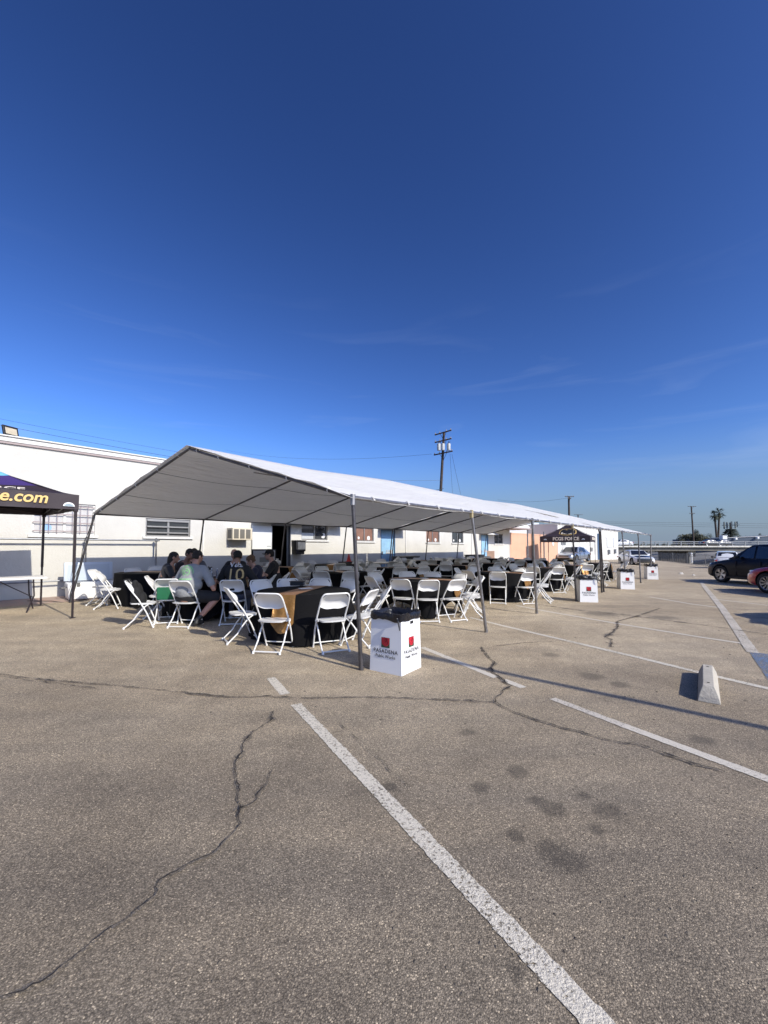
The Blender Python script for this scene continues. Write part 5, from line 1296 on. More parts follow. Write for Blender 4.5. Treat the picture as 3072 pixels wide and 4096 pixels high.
    # prints on the back of the shirt
    if prints:
        bvh = BVHTree.FromPolygons([v.co[:] for v in sm_me.vertices], [p_.vertices[:] for p_ in sm_me.polygons])
        for (body, size, ox, oz, col, kw) in prints:
            def wp(v, ox=ox, oz=oz):
                hit = bvh.ray_cast(V3((-(v.x)*-1+ox+side*.8, -1.0, seat+.09+.40*h+oz+v.y)), V3((0, 1, 0)))
                yy = hit[0].y if hit[0] else -.1
                return V3((v.x+ox+side*.8, yy-.004, seat+.09+.40*h+oz+v.y))
            text_obj('print', body, size, col, so_, None, warp=wp, depth=0, **kw)
    return P
JG = mat('jersey_gold', (.50, .37, .17), .6); JW = mat('jersey_white', (.66, .68, .75), .6); GRN = mat('lime_print', (.22, .52, .20), .7)
tx, ty = TBL[(1, 0)]
def face(x, y, tx=tx, ty=ty): return math.atan2(ty-y, tx-x)-PI/2
def pchair(x, y, rz, lab): chair(x, y, rz, lab)
# man in grey shirt, back to the camera
x, y = -3.66, 7.70; rz = -.10
P_ = person(x, y, rz, 'heavy man in grey T-shirt with green back print and black shorts, seated', build=1.42, lean=.16, side=.05, head_turn=-.5, head_nod=.2,
  hands=[(-.12, .55, .80), (.30, .50, .78)], elbows=[(-.36, .22, .72), (.47, .12, .66)], knees=[(-.20, .44, .52), (.50, .22, .50)], ankles=[(-.16, .40, .10), (.27, -.08, .11)],
  skin=(.42, .22, .15), shirt=(.24, .25, .26), shorts=True, pants=(.012, .012, .014),
  prints=[('SAN DIEGO', .075, -.05, .085, GRN, dict(bold=.001)), ('LOS CABOS', .05, -.05, -.115, GRN, dict()), ('&', .17, -.05, -.02, GRN, dict(bold=.004))] if False else None)
pchair(x+.03, y-.05, rz, 'white folding chair carrying the heavy man in the grey T-shirt')
# jersey man
x, y = -2.88, 8.02; rz = .12
person(x, y, rz, 'man in black cap and black jersey with gold number 10, seated back to view', build=1.28, lean=.12, head_turn=.15, head_nod=.35, cap_='back', hair='short',
  hands=[(-.10, .5, .80), (.34, .40, .76)], elbows=[(-.34, .2, .76), (.42, .16, .70)], shirt=(.010, .010, .012), longs=False, pants=(.06, .07, .11), skin=(.33, .18, .12), shoes=(.5, .5, .5),
  prints=[('Vela', .13, 0.02, .165, JW, dict(shear=.35, bold=.003)), ('10', .31, .02, -.03, JG, dict(bold=.0, sx=1.05))])
pchair(x+.02, y-.08, rz, 'white folding chair carrying the man in the number 10 jersey')
x, y = -2.62, 8.98; person(x, y, face(x, y)+.1, 'child with tousled light brown hair and navy T-shirt, looking down', H=.84, seat=.45, lean=.14, head_nod=.55, hair='curly', haircol=(.17, .095, .05), skin=(.46, .27, .2), shirt=(.012, .014, .035))
pchair(x+.02, y-.02, face(x, y), 'white folding chair carrying the child in the navy T-shirt')
x, y = -2.52, 9.72; person(x, y, PI/2+.25, 'man in black brimmed cap, dark glasses and black T-shirt, facing the others', lean=.08, head_nod=.1, hair='short', cap_='brim', skin=(.46, .27, .2), shirt=(.012, .012, .014), glasses=True)
pchair(x+.05, y-.02, PI/2+.25, 'white folding chair carrying the man with black cap and glasses')
x, y = -3.55, 10.1; person(x, y, face(x, y), 'bald man in black shirt, hidden mostly behind the number 10 jersey', hair='bald', skin=(.45, .26, .19), shirt=(.015, .015, .018))
pchair(x, y+.04, face(x, y), 'white folding chair carrying the bald man behind the jersey')
x, y = -4.62, 10.05; person(x, y, face(x, y)-.1, 'person in grey long-sleeved top with arms folded, facing the camera', longs=True, shirt=(.12, .12, .135), skin=(.42, .24, .17), hands=[(.06, .36, .80), (-.06, .40, .84)], elbows=[(-.30, .16, .80), (.30, .16, .80)], haircol=(.03, .018, .012))
pchair(x-.02, y+.04, face(x, y), 'white folding chair carrying the person in the grey long-sleeved top')
x, y = -4.60, 9.28; person(x, y, face(x, y)+.1, 'man in dark shirt leaning in over the table behind the grey T-shirt', lean=.2, shirt=(.02, .015, .018), skin=(.24, .12, .08), head_nod=.3)
pchair(x-.05, y, face(x, y), 'white folding chair carrying the man leaning in over the table')
x, y = -4.52, 8.52; person(x, y, face(x, y), 'person with round black hair and dark top, turned away at the table edge', H=.93, hair='long', shirt=(.015, .015, .02), skin=(.33, .19, .13))
pchair(x-.05, y-.04, face(x, y), 'white folding chair carrying the person with round black hair')
# empty chairs near them
chair(-4.12, 7.98, .30, 'grey shaded white folding chair with a green jacket, beside the heavy man')
chair(-4.38, 7.55, -1.2, 'white folding chair turned side on with a black backpack hanging on it')
gx = MB(); 
rows = [[(x_*.17, .12+.015*math.sin(x_*5), z_) for x_ in [i/5-1 for i in range(11)]] for z_ in (.66, .58, .47, .40)]
gj = MB(); gj.box((0, -.155, .56), (.36, .035, .24)); gj.box((0, -.10, .47), (.34, .10, .06)); 
o = gj.build('green_jacket', mat('green_cloth', (.01, .13, .055), .8, var=.25, bump=.4, bscale=10), loc=(-4.12, 7.98, gz(-4.12, 7.98)), rot=.30, smooth=50, bevel=(.015, 3)); tag(o, 'green jacket folded over the shaded chair beside the heavy man', 'jacket')
E = empty('backpack', (-4.38, 7.55, gz(-4.38, 7.55)), -1.2, 'black backpack hanging on the side-turned white chair', 'backpack')
bp = MB(); ell(bp, (.02, -.08, .56), (.17, .10, .24)); ell(bp, (.02, .0, .50), (.13, .08, .13)); cap(bp, (.12, -.1, .8), (.10, -.12, .45), .05, .05); me = remesh(bp, .012, 3); me.materials.append(mat('black_nylon', (.006, .006, .007), .85, bump=.5, bscale=18)); me.name = 'pack_body'; link('pack_body', me, E)
for s in (-.08, .08):
    q = MB(); q.poly([(s, -.16, .74), (s, -.22, .85), (s, -.28, .85), (s, -.27, .76)], .014, 6); q.build('strap', mat('black_nylon', (.014, .014, .016), .6), E)
# green back print of the grey shirt: ring of marks and two text lines
shirt = [c for c in P_.children if c.name.startswith('shirt')][0]
bvh = BVHTree.FromPolygons([v.co[:] for v in shirt.data.vertices], [p_.vertices[:] for p_ in shirt.data.polygons])
def onback(vx, vz, off=.005):
    hit = bvh.ray_cast(Vector((vx, -1, vz)), Vector((0, 1, 0))); return Vector((vx, (hit[0].y if hit[0] else -.15)-off, vz))
q = MB(); cx, cz = .0, .98
def arc(r, a0, a1, w_, sx_=1.15):
    A_ = [a0+(a1-a0)*k/14 for k in range(15)]
    q.grid([[onback(cx+(r+d)*sx_*math.cos(t), cz+(r+d)*math.sin(t)) for t in A_] for d in (-w_/2, w_/2)])
arc(.118, -.25, 3.4, .010); arc(.098, .1, 1.2, .010); arc(.098, 1.5, 3.0, .010); arc(.062, -1.2, 1.9, .014); arc(.062, 2.4, 4.6, .014); arc(.030, 0, 5.2, .014)
for k in range(11):
    x0 = cx-.13+k*.026; s_ = .009; vs = [onback(x0+a_, cz-.125+b_) for a_, b_ in ((-s_, -.012), (s_, -.012), (s_, .012), (-s_, .012))]; q.add(vs, [(0, 1, 2, 3)])
q.build('print', GRN, shirt, smooth=None)
# ------------------------------------------------------------------ cars
M_TYRE = mat('tyre_rubber', (.018, .018, .018), .8); M_RIM = mat('alloy_rim', (.38, .38, .40), .3, .8); M_CGL = mat('car_glass', (.012, .014, .018), .04, spec=.9)
M_CHR = mat('lamp_glass', (.6, .62, .65), .15, spec=.8); M_TAIL = mat('tail_lamp_red', (.45, .02, .02), .25); M_BTR = mat('black_trim', (.015, .015, .016), .55)
def lerpt(tab, x):
    if x <= tab[0][0]: return tab[0][1]
    for (a, va), (b, vb) in zip(tab, tab[1:]):
        if x <= b: 
            t = (x-a)/(b-a); t = t*t*(3-2*t)*.5+t*.5; return va+(vb-va)*t
    return tab[-1][1]
def car(loc, rz, label, paint, Lc=4.6, Wd=1.84, Hh=1.45, kind='sedan', hood=None, front=None, cat='car', grp=None, simple=False):
    """+x is forward"""
    E = empty('parked_car', loc, rz, label, cat, grp)
    hl = Lc/2; wr = .335 if kind != 'suv' else .36
    belt = {'sedan': .90, 'suv': 1.03, 'hatch': .95}[kind]
    hoodz = {'sedan': .86, 'suv': .98, 'hatch': .90}[kind]
    top = [(-hl, .62), (-hl+.05, belt-.12), (-hl+.25, belt+.02), (-hl+.9, belt+.05), (0.2, belt), (hl-1.55, belt-.02), (hl-1.2, hoodz), (hl-.35, hoodz-.14), (hl-.08, hoodz-.26), (hl, .50)]
    if kind != 'sedan': top = [(-hl, .62), (-hl+.04, belt-.08), (-hl+.15, belt+.05), (-hl+.9, belt+.05), (0.2, belt), (hl-1.5, belt-.01), (hl-1.15, hoodz), (hl-.35, hoodz-.13), (hl-.08, hoodz-.27), (hl, .50)]
    bot = [(-hl, .42), (-hl+.12, .30), (-hl+.5, .21), (hl-.5, .20), (hl-.12, .25), (hl, .36)]
    wid = [(-hl, .70), (-hl+.12, .86), (-hl+.5, .97), (-hl+1.2, 1), (hl-1.3, 1), (hl-.5, .96), (hl-.15, .82), (hl, .62)]
    xs = [-hl, -hl+.04, -hl+.12, -hl+.25, -hl+.45]+[-hl+.7+(Lc-1.4)*i/16 for i in range(17)]+[hl-.45, hl-.25, hl-.12, hl-.04, hl]
    rows = []
    for x in xs:
        zb, zt, w = lerpt(bot, x), lerpt(top, x), lerpt(wid, x)*Wd/2
        half = [(0, zb), (w*.86, zb), (w*.97, zb+.07), (w, zb+(zt-zb)*.40), (w*.995, zb+(zt-zb)*.62), (w*.965, zb+(zt-zb)*.86), (w*.90, zt-.015), (w*.78, zt+.012), (w*.4, zt+.035), (0, zt+.04)]
        ring_ = [(x, y, z) for y, z in half]+[(x, -y, z) for y, z in half[-2:0:-1]]
        rows.append(ring_)
    mb = MB(); mb.grid(rows, close=True); n = len(rows[0]); mb.add(rows[0], [tuple(range(n))]); mb.add(rows[-1], [tuple(range(n))])
    me = mb.mesh('body', paint, None)
    bm = bmesh.new(); bm.from_mesh(me); bmesh.ops.remove_doubles(bm, verts=bm.verts, dist=.0005); bmesh.ops.recalc_face_normals(bm, faces=bm.faces); bm.to_mesh(me); bm.free()
    wx = (-hl+.88, hl-.90)
    if not simple:
        o = bpy.data.objects.new('t', me); C.objects.link(o); cut = MB()
        for x in wx:
            for s in (-1, 1):
                cut.tube((x, s*(Wd/2+.1), wr+.01), (x, s*(Wd/2-.30), wr+.01), wr+.055, n=28)
        cm = cut.mesh('cut', M_BTR, None); co = bpy.data.objects.new('c', cm); C.objects.link(co)
        m = o.modifiers.new('b', 'BOOLEAN'); m.operation = 'DIFFERENCE'; m.object = co; m.solver = 'EXACT'
        try: m.material_mode = 'TRANSFER'
        except Exception: pass
        dg = bpy.context.evaluated_depsgraph_get(); dg.update(); me = bpy.data.meshes.new_from_object(o.evaluated_get(dg)); bpy.data.objects.remove(o); bpy.data.objects.remove(co)
    me.polygons.foreach_set('use_smooth', [True]*len(me.polygons)); me.set_sharp_from_angle(angle=R(42)); me.name = 'body'
    body = link('body', me, E)
    # greenhouse (painted shell) and glass panes
    zr = Hh; wb, wt = Wd*.445, Wd*.345
    if kind == 'sedan': gx = [(-hl+.55, belt+.03), (-hl+1.45, zr-.05), (-.35, zr), (.35, zr-.03), (hl-1.30, belt+.01)]
    elif kind == 'hatch': gx = [(-hl+.12, belt+.10), (-hl+.55, zr-.07), (-.5, zr), (.25, zr-.02), (hl-1.15, belt+.01)]
    else: gx = [(-hl+.10, belt+.11), (-hl+.50, zr-.08), (-.5, zr), (.25, zr-.02), (hl-1.25, belt+.01)]
    # stations
    st = []
    for i in range(len(gx)-1):
        for k in range(4):
            t = k/4; st.append((gx[i][0]+(gx[i+1][0]-gx[i][0])*t, lerpt(gx, gx[i][0]+(gx[i+1][0]-gx[i][0])*t) if 0 < i < 3 else gx[i][1]+(gx[i+1][1]-gx[i][1])*(t if i else t**.9)))
    st.append(gx[-1])
    def gw(z): return wb+(wt-wb)*max(0, min(1, (z-belt)/(zr-belt)))
    rows = []
    for (x, z) in st:
        w1 = gw(z); bz = belt-.03
        half = [(wb+.006, bz)]+[(gw(belt+(z-belt)*q), belt+(z-belt)*q) for q in (.0, .35, .7)]+[(w1*.985, z-.03), (w1*.90, z), (w1*.5, z+.018), (0, z+.022)]
        rows.append([(x, y, q) for y, q in half]+[(x, -y, q) for y, q in half[-2::-1]])
    mb = MB(); mb.grid(rows); n = len(rows[0]); mb.add(rows[0], [tuple(range(n))]); mb.add(rows[-1], [tuple(range(n))])
    roof = mb.build('roof', paint, E, smooth=40)
    def pane(name, pts, off=.010):
        q = MB(); P4 = [Vector(p) for p in pts]; nrm = (P4[1]-P4[0]).cross(P4[2]-P4[0]).normalized()
        c_ = sum(P4, Vector())/len(P4)
        if nrm.dot(c_-Vector((0, 0, .9))) < 0: nrm = -nrm
        a_ = [p+nrm*off for p in P4]; b_ = [p-nrm*.03 for p in P4]; k = len(P4)
        q.add(a_+b_, [tuple(range(k))]+[(i, (i+1) % k, k+(i+1) % k, k+i) for i in range(k)]); return q.build(name, M_CGL, E, smooth=None)
    def side_pt(x, f, s):    # f fraction of local height
        zt = lerpt(gx, x) if gx[1][0] < x < gx[3][0] else (gx[0][1]+(gx[1][1]-gx[0][1])*(x-gx[0][0])/(gx[1][0]-gx[0][0]) if x <= gx[1][0] else gx[3][1]+(gx[4][1]-gx[3][1])*(x-gx[3][0])/(gx[4][0]-gx[3][0]))
        z = belt+.03+(zt-belt-.09)*f; return (x, s*(gw(z)+.003), z)
    xf, xr_ = gx[4][0], gx[0][0]; xm = .02
    for s in (-1, 1):
        pane('side_window', [side_pt(xf-.42, 0.02, s), side_pt(gx[3][0]+.10, .96, s), side_pt(xm+.05, 1, s), side_pt(xm+.03, 0, s)])
        pane('side_window', [side_pt(xm-.05, 0, s), side_pt(xm-.03, 1, s), side_pt(gx[1][0]+.12, .96, s), side_pt(gx[1][0]-.10, 0, s)])
        if kind == 'sedan': pass
        else: pane('side_window', [side_pt(gx[1][0]-.16, 0, s), side_pt(gx[1][0]+.04, .93, s), side_pt(gx[1][0]-.08, .55, s), side_pt(gx[0][0]+.25, 0.05, s)])
    def slope(i0, i1, t0, t1, m_=.86):
        (xa, za), (xb, zb_) = gx[i0], gx[i1]; P_ = []
        for t, sg in ((t0, 1), (t1, 1), (t1, -1), (t0, -1)):
            x = xa+(xb-xa)*t; z = za+(zb_-za)*t; P_.append((x, sg*gw(z)*m_, z+.018))
        return P_
    pane('windscreen', slope(4, 3, .06, .93)); pane('rear_window', slope(0, 1, .22 if kind != 'sedan' else .12, .93))
    # wheels
    for x in wx:
        for s in (-1, 1):
            w_ = MB(); yo = s*(Wd/2-.13)
            Mr = Matrix.Rotation(-s*PI/2, 3, 'X')
            w_.lathe([(wr*.66, -.10), (wr*.9, -.115), (wr, -.08), (wr, .08), (wr*.93, .112), (wr*.70, .108), (wr*.66, .09)], (x, yo, wr), 28, M=Mr); wh = w_.build('wheel', M_TYRE, E, smooth=40)
            r_ = MB(); r_.lathe([(0, .055), (wr*.15, .06), (wr*.16, .035), (0, .035)], (x, yo, wr), 14, M=Mr)
            r_.lathe([(wr*.60, .09), (wr*.675, .10), (wr*.675, -.09), (wr*.64, -.09), (wr*.60, .06)], (x, yo, wr), 28, M=Mr)
            for k in range(5 if kind == 'suv' else 10):
                t = 2*PI*k/(5 if kind == 'suv' else 10)+.3; hw_ = .055 if kind == 'suv' else .016
                c_, s2 = math.cos(t), math.sin(t)
                vs = []
                for (rad, ww, hh) in ((wr*.12, hw_*.5, .055), (wr*.64, hw_*1.6, .085)):
                    for dw in (-ww, ww): vs.append(Mr@Vector((rad*c_-dw*s2, rad*s2+dw*c_, hh))+Vector((x, yo, wr)))
                for (rad, ww, hh) in ((wr*.12, hw_*.5, .02), (wr*.64, hw_*1.6, .04)):
                    for dw in (-ww, ww): vs.append(Mr@Vector((rad*c_-dw*s2, rad*s2+dw*c_, hh))+Vector((x, yo, wr)))
                r_.add(vs, [(0, 1, 3, 2), (4, 6, 7, 5), (0, 2, 6, 4), (1, 5, 7, 3), (2, 3, 7, 6), (0, 4, 5, 1)])
            r_.build('rim', M_RIM, wh, smooth=None)
            d_ = MB(); d_.lathe([(0, .0), (wr*.62, .0), (wr*.62, -.02), (0, -.02)], (x, yo, wr), 20, M=Mr); d_.build('brake_disc', M_BTR, wh)
    # lamps, grille, bumpers, mirrors, plates, handles
    for s in (-1, 1):
        q = MB(); y = s*Wd/2*.72; x = hl-.17; zl = hoodz-.24
        q.box((x-.17, y-s*.03, zl+.02), (.36, .24, .09), rot=-s*.5); l_ = q.build('headlight', M_CHR, E, smooth=50, bevel=(.03, 3))
        q = MB(); q.box((-hl+.20, s*Wd/2*.78, belt-.17), (.28, .28, .13), rot=s*.45); q.build('taillight', M_TAIL, E, smooth=50, bevel=(.03, 3))
        q = MB(); q.box((xf-.50, s*(Wd/2+.04), belt+.09), (.12, .20, .13)); q.build('mirror', paint if kind != 'suv' else M_BTR, E, smooth=50, bevel=(.035, 3))
        for xx in (.42, -.62):
            q = MB(); q.box((xx, s*(Wd/2*.985), belt-.14), (.17, .03, .025)); q.build('handle', paint, E, smooth=None, bevel=(.006, 1))
        q = MB()
        for xx in (.72, -.30): q.box((xx, s*(Wd/2*.975), .63), (.008, .06, belt-.40))
        q.build('door_seam', M_BTR, body, smooth=None)
        q = MB(); q.box((0, s*(Wd/2*.955), .245), (Lc-2.4, .09, .10)); q.build('side_skirt', M_BTR, E, smooth=None, bevel=(.02, 2))
    q = MB(); q.box((hl-.055, 0, .56), (.12, .95, .13)); q.box((hl-.035, 0, .34), (.12, 1.15, .13)); q.build('grille', M_BTR, E, smooth=50, bevel=(.03, 3))
    q = MB(); q.box((-hl+.05, 0, .36), (.14, 1.4, .16)); q.build('rear_bumper', M_BTR if kind == 'suv' else paint, E, smooth=50, bevel=(.04, 3))
    q = MB(); q.box((-hl+.008, 0, .72), (.04, .34, .17)); q.build('number_plate', mat('plate_white', (.55, .55, .56), .5), E, smooth=None, bevel=(.004, 1))
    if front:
        q = MB(); q.box((hl-.06, -.12, .50), (.16, 1.25, .36)); q.build('shaded_nose', front, E, smooth=50, bevel=(.06, 3))  # added dark box paints the shade on the car's front
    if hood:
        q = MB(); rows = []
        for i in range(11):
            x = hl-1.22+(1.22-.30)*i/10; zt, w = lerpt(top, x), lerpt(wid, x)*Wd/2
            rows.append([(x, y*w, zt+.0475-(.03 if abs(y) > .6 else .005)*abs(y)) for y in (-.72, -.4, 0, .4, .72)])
        q.grid(rows); q.build('hood', hood, E, smooth=60)  # dark sheet paints the reflection on the hood
    return E
def paintm(name, col, metal=.3): return mat(name, col, .32, metal, coat=.9)
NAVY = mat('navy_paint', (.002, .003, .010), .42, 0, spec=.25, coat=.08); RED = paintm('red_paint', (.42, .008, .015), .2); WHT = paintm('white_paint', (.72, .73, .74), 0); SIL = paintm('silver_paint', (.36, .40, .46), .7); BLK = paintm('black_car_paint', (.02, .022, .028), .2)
def put_car(px, py, fwd, **k):
    p = G(px, py); rz = math.atan2(fwd[1], fwd[0]); return p, rz
# navy suv: front wheel near side touches ground at (2880,2330)
f = Vector((-.10, .995)).normalized(); hd = math.atan2(f.y, f.x); near = Vector((-f.y, f.x))       # left side of the car
wp = G(2881, 2329); c_ = Vector((wp.x, wp.y))-f*(4.75/2-.90)-near*(1.92/2-.02)
car((c_.x, c_.y, wp.z), hd, 'dark navy SUV parked at the frame edge with five-spoke silver wheels', NAVY, 4.75, 1.92, 1.62, 'suv')
wp = G(3066, 2374); c_ = Vector((wp.x, wp.y))-f*(4.2/2-.90)-near*(1.78/2-.02)
car((c_.x, c_.y, wp.z), hd, 'glossy red hatchback parked beside the navy SUV, only its nose showing', RED, 4.2, 1.78, 1.48, 'hatch')
# third car further towards the camera casts the oval shadow at the frame edge
wp = G(3300, 2500); c_ = Vector((wp.x, wp.y))-f*(4.4/2-.9)-near*.88
car((c_.x, c_.y, wp.z), hd, 'dark hatchback just outside the view, casting the oval shadow at the frame edge', BLK, 4.3, 1.78, 1.45, 'hatch')
# white suv seen from behind
p = at_z(2925, 2262, -.45); f2 = Vector((.12, .99)).normalized(); p = at_y(2922, 2230, 36.5); zg = 1.5-1.70-.30
c_ = Vector((p.x, p.y)); car((c_.x+.6, c_.y+1.2, zg), math.atan2(.80, .60), 'white SUV seen from behind beyond the navy car by the fence', WHT, 4.6, 1.86, 1.68, 'suv')
# white coupe, reflection on hood and shade on nose painted black
p = G(2595, 2263); fw = Vector((-.16, -.987)); car((p.x+.1, p.y+2.1, gz(p.x, p.y)), math.atan2(fw.y, fw.x), 'white coupe, hood and nose painted dark for reflection and shade, facing the camera', WHT, 4.5, 1.85, 1.40, 'sedan', hood=BLK, front=BLK)
# silver sedan
p = G(2300, 2248); fw = Vector((-.72, -.69)); car((p.x+.6, p.y+1.6, gz(p.x, p.y)), math.atan2(fw.y, fw.x), 'silver sedan parked under and behind the far black canopy', SIL, 4.75, 1.86, 1.46, 'sedan')
# ------------------------------------------------------------------ bridge
M_RAILM = mat('railing_steel', (.22, .23, .24), .55, .4); M_BRC = mat('bridge_concrete', (.34, .32, .28), .85, var=.35, vscale=.7, bump=.2, bscale=6); M_BRD = mat('bridge_girder', (.15, .14, .12), .85, var=.4, vscale=.6)
BY = 90.0
def bz(py): return at_y(1536, py, BY).z
E = empty('road_bridge', (0, BY, 0), 0, 'long low concrete road bridge with metal railing crossing behind the car park', 'bridge')
zd, zb_ = bz(2183), bz(2204)
q = MB(); q.box2(44, 150, -.25, 9, zd-.32, zd); q.build('deck', mat('pale_kerb_concrete', (.60, .58, .52), .8, var=.3, vscale=1.5), E, smooth=None)
q = MB(); q.box2(44, 150, .25, 8.6, zb_, zd-.321); q.build('girder', M_BRD, E, smooth=None)
zt = bz(2165); q = MB(); q.box2(44, 150, -.12, -.02, zt-.10, zt); q.box2(44, 150, -.10, -.04, (zt+zd)/2-.03, (zt+zd)/2+.03); q.build('railing', M_RAILM, E, smooth=None)
q = MB(); q.box2(44, 150, 8.6, 8.7, zt-.10, zt); q.box2(44, 150, 8.62, 8.68, (zt+zd)/2-.03, (zt+zd)/2+.03); q.build('railing', M_RAILM, E, smooth=None)
for k in range(38):
    x = 45+k*2.78; q = MB(); q.box2(x-.09, x+.09, -.16, -.122, zd, zt-.101); q.box2(x-.07, x+.07, -.121, -.02, zd, zt-.101); q.build('railing_post', M_RAILM, E, smooth=None)
def bpier(px, w):
    x = at_y(px, 2230, BY+2).x
    q = MB(); q.box2(x-w/2, x+w/2, 1.5, 3.0, -3, zb_); q.box2(x-w, x+w*1.0, 1.2, 3.4, zb_-.7, zb_-.001); q.build('pier', M_BRC, E, smooth=None)
bpier(2758, .8); bpier(3100, .8)
# dark abutment wall
x0, x1 = at_y(2640, 2220, BY+2).x, at_y(2748, 2220, BY+2).x
q = MB(); q.box2(x0, x1, 2, 2.6, -3, zb_-.001); 
for k in range(12):
    x = x0+(x1-x0)*(k+.5)/12; q.box2(x-.12, x+.12, 1.9, 1.999, -3, zb_-.1)
q.build('abutment', mat('dark_concrete', (.10, .085, .07), .9, var=.5, vscale=1.2), E, smooth=None)
# white pipe standing by the pier
g0 = at_y(2767, 2252, 60); q = MB(); q.tube((0, 0, 0), (0, 0, at_y(2767, 2211, 60).z-g0.z), .11, n=12); q.tube((0, 0, 1.0), (0, 0, 1.1), .14, n=12); tag(q.build('white_pipe', M_PLASW, loc=g0), 'thick white vertical pipe standing at the fence below the bridge', 'pipe')
# ramp slopes beyond the fence
q = MB(); q.add([(38, 78, -1.7), (52, 86, -1.6), (52, 92, -.1), (34, 92, .25), (34, 82, -.9)], [(0, 1, 2, 3, 4)]); tag(q.build('concrete_slope', M_CONC, smooth=None), kind='structure')
# chain-link fence along the lot edge
M_MESH = mat('chain_link', (.20, .20, .20), .5, .6)
nt = M_MESH.node_tree; b = nt.nodes['Principled BSDF']; out = [n for n in nt.nodes if n.type == 'OUTPUT_MATERIAL'][0]
tcn = nt.nodes.new('ShaderNodeTexCoord'); mpn = nt.nodes.new('ShaderNodeMapping'); mpn.inputs['Rotation'].default_value = (0, 0, 0)
w1 = nt.nodes.new('ShaderNodeTexWave'); w1.inputs['Scale'].default_value = 5.5; w1.bands_direction = 'DIAGONAL'
mm = nt.nodes.new('ShaderNodeMath'); mm.operation = 'GREATER_THAN'; mm.inputs[1].default_value = .86
nt.links.new(tcn.outputs['UV'], w1.inputs['Vector']); nt.links.new(w1.outputs['Fac'], mm.inputs[0])
w2 = nt.nodes.new('ShaderNodeTexWave'); w2.inputs['Scale'].default_value = 5.5; w2.bands_direction = 'DIAGONAL'; mp2 = nt.nodes.new('ShaderNodeMapping'); mp2.inputs['Scale'].default_value = (-1, 1, 1)
nt.links.new(tcn.outputs['UV'], mp2.inputs[0]); nt.links.new(mp2.outputs[0], w2.inputs['Vector']); m2 = nt.nodes.new('ShaderNodeMath'); m2.operation = 'GREATER_THAN'; m2.inputs[1].default_value = .86; nt.links.new(w2.outputs['Fac'], m2.inputs[0])
mxm = nt.nodes.new('ShaderNodeMath'); mxm.operation = 'MAXIMUM'; nt.links.new(mm.outputs[0], mxm.inputs[0]); nt.links.new(m2.outputs[0], mxm.inputs[1])
tr = nt.nodes.new('ShaderNodeBsdfTransparent'); ms = nt.nodes.new('ShaderNodeMixShader'); nt.links.new(mxm.outputs[0], ms.inputs[0]); nt.links.new(tr.outputs[0], ms.inputs[1]); nt.links.new(b.outputs[0], ms.inputs[2]); nt.links.new(ms.outputs[0], out.inputs['Surface'])
fp = [(lot_right(y)-.15, y) for y in (37, 42, 47, 53, 59, 65, 72, 79, 86)]
E = empty('chain_fence', (fp[0][0], fp[0][1], gz(*fp[0])), 0, 'low chain-link fence with steel posts along the car park edge below the bridge', 'fence')
O = Vector((fp[0][0], fp[0][1], gz(*fp[0]))); q = MB(); uvs = []; dist = 0
for i in range(len(fp)-1):
    a_, b_ = fp[i], fp[i+1]; za, zb2 = gz(*a_), gz(*b_); hh = 1.25
    q.add([Vector((a_[0], a_[1], za))-O, Vector((b_[0], b_[1], zb2))-O, Vector((b_[0], b_[1], zb2+hh))-O, Vector((a_[0], a_[1], za+hh))-O], [(0, 1, 2, 3)]); dl = (Vector(a_)-Vector(b_)).length
    uvs += [(dist, 0), (dist+dl, 0), (dist+dl, hh), (dist, hh)]; dist += dl
me = bpy.data.meshes.new('wire_mesh'); me.from_pydata(q.v, [], q.f); uv = me.uv_layers.new(name='UVMap')
for l in me.loops: uv.data[l.index].uv = uvs[l.vertex_index]
me.materials.append(M_MESH); link('wire_mesh', me, E)
for i, a_ in enumerate(fp):
    z_ = gz(*a_); q = MB(); q.tube(Vector((a_[0], a_[1], z_))-O, Vector((a_[0], a_[1], z_+1.3))-O, .035, n=7); q.build('fence_post', M_GALV, E)
# traffic on the bridge
for (px, Yc, f_, m_, kd, lab) in ((2487, 94.5, -1, WHT, 'sedan', 'small white car driving on the bridge near the white building'), (2842, 93, 1, BLK, 'sedan', 'black sedan driving on the bridge left of centre below the palms'), (2895, 96.2, 1, BLK, 'sedan', 'dark car following on the bridge below the cell tower')):
    x = at_y(px, 2180, Yc).x; car((x, Yc, zd), 0 if f_ > 0 else PI, lab, m_, 4.5, 1.8, 1.42, kd, simple=True)
# ------------------------------------------------------------------ vegetation
M_LF = mat('foliage_dark', (.050, .062, .034), .8, col2=(.022, .030, .018), vscale=1.2); M_LF2 = mat('foliage_olive', (.085, .085, .045), .8, col2=(.04, .045, .025), vscale=.7); M_BK = mat('bark', (.09, .07, .055), .9, var=.4)
def leafcloud(blobs, n, size, seed):
    rr = random.Random(seed); mb = MB()
    for k in range(n):
        c, r = rr.choice(blobs); t = Vector((rr.gauss(0, 1), rr.gauss(0, 1), rr.gauss(0, 1))).normalized()*(rr.random()**.45)
        p = Vector(c)+Vector((t.x*r[0], t.y*r[1], t.z*r[2])); s = size*rr.uniform(.5, 1.3)
        a = Vector((rr.gauss(0, 1), rr.gauss(0, 1), rr.gauss(0, 1))).normalized(); b = a.orthogonal().normalized()
        mb.add([p-a*s, p+b*s*.5, p+a*s, p-b*s*.5], [(0, 1, 2, 3)])
    return mb
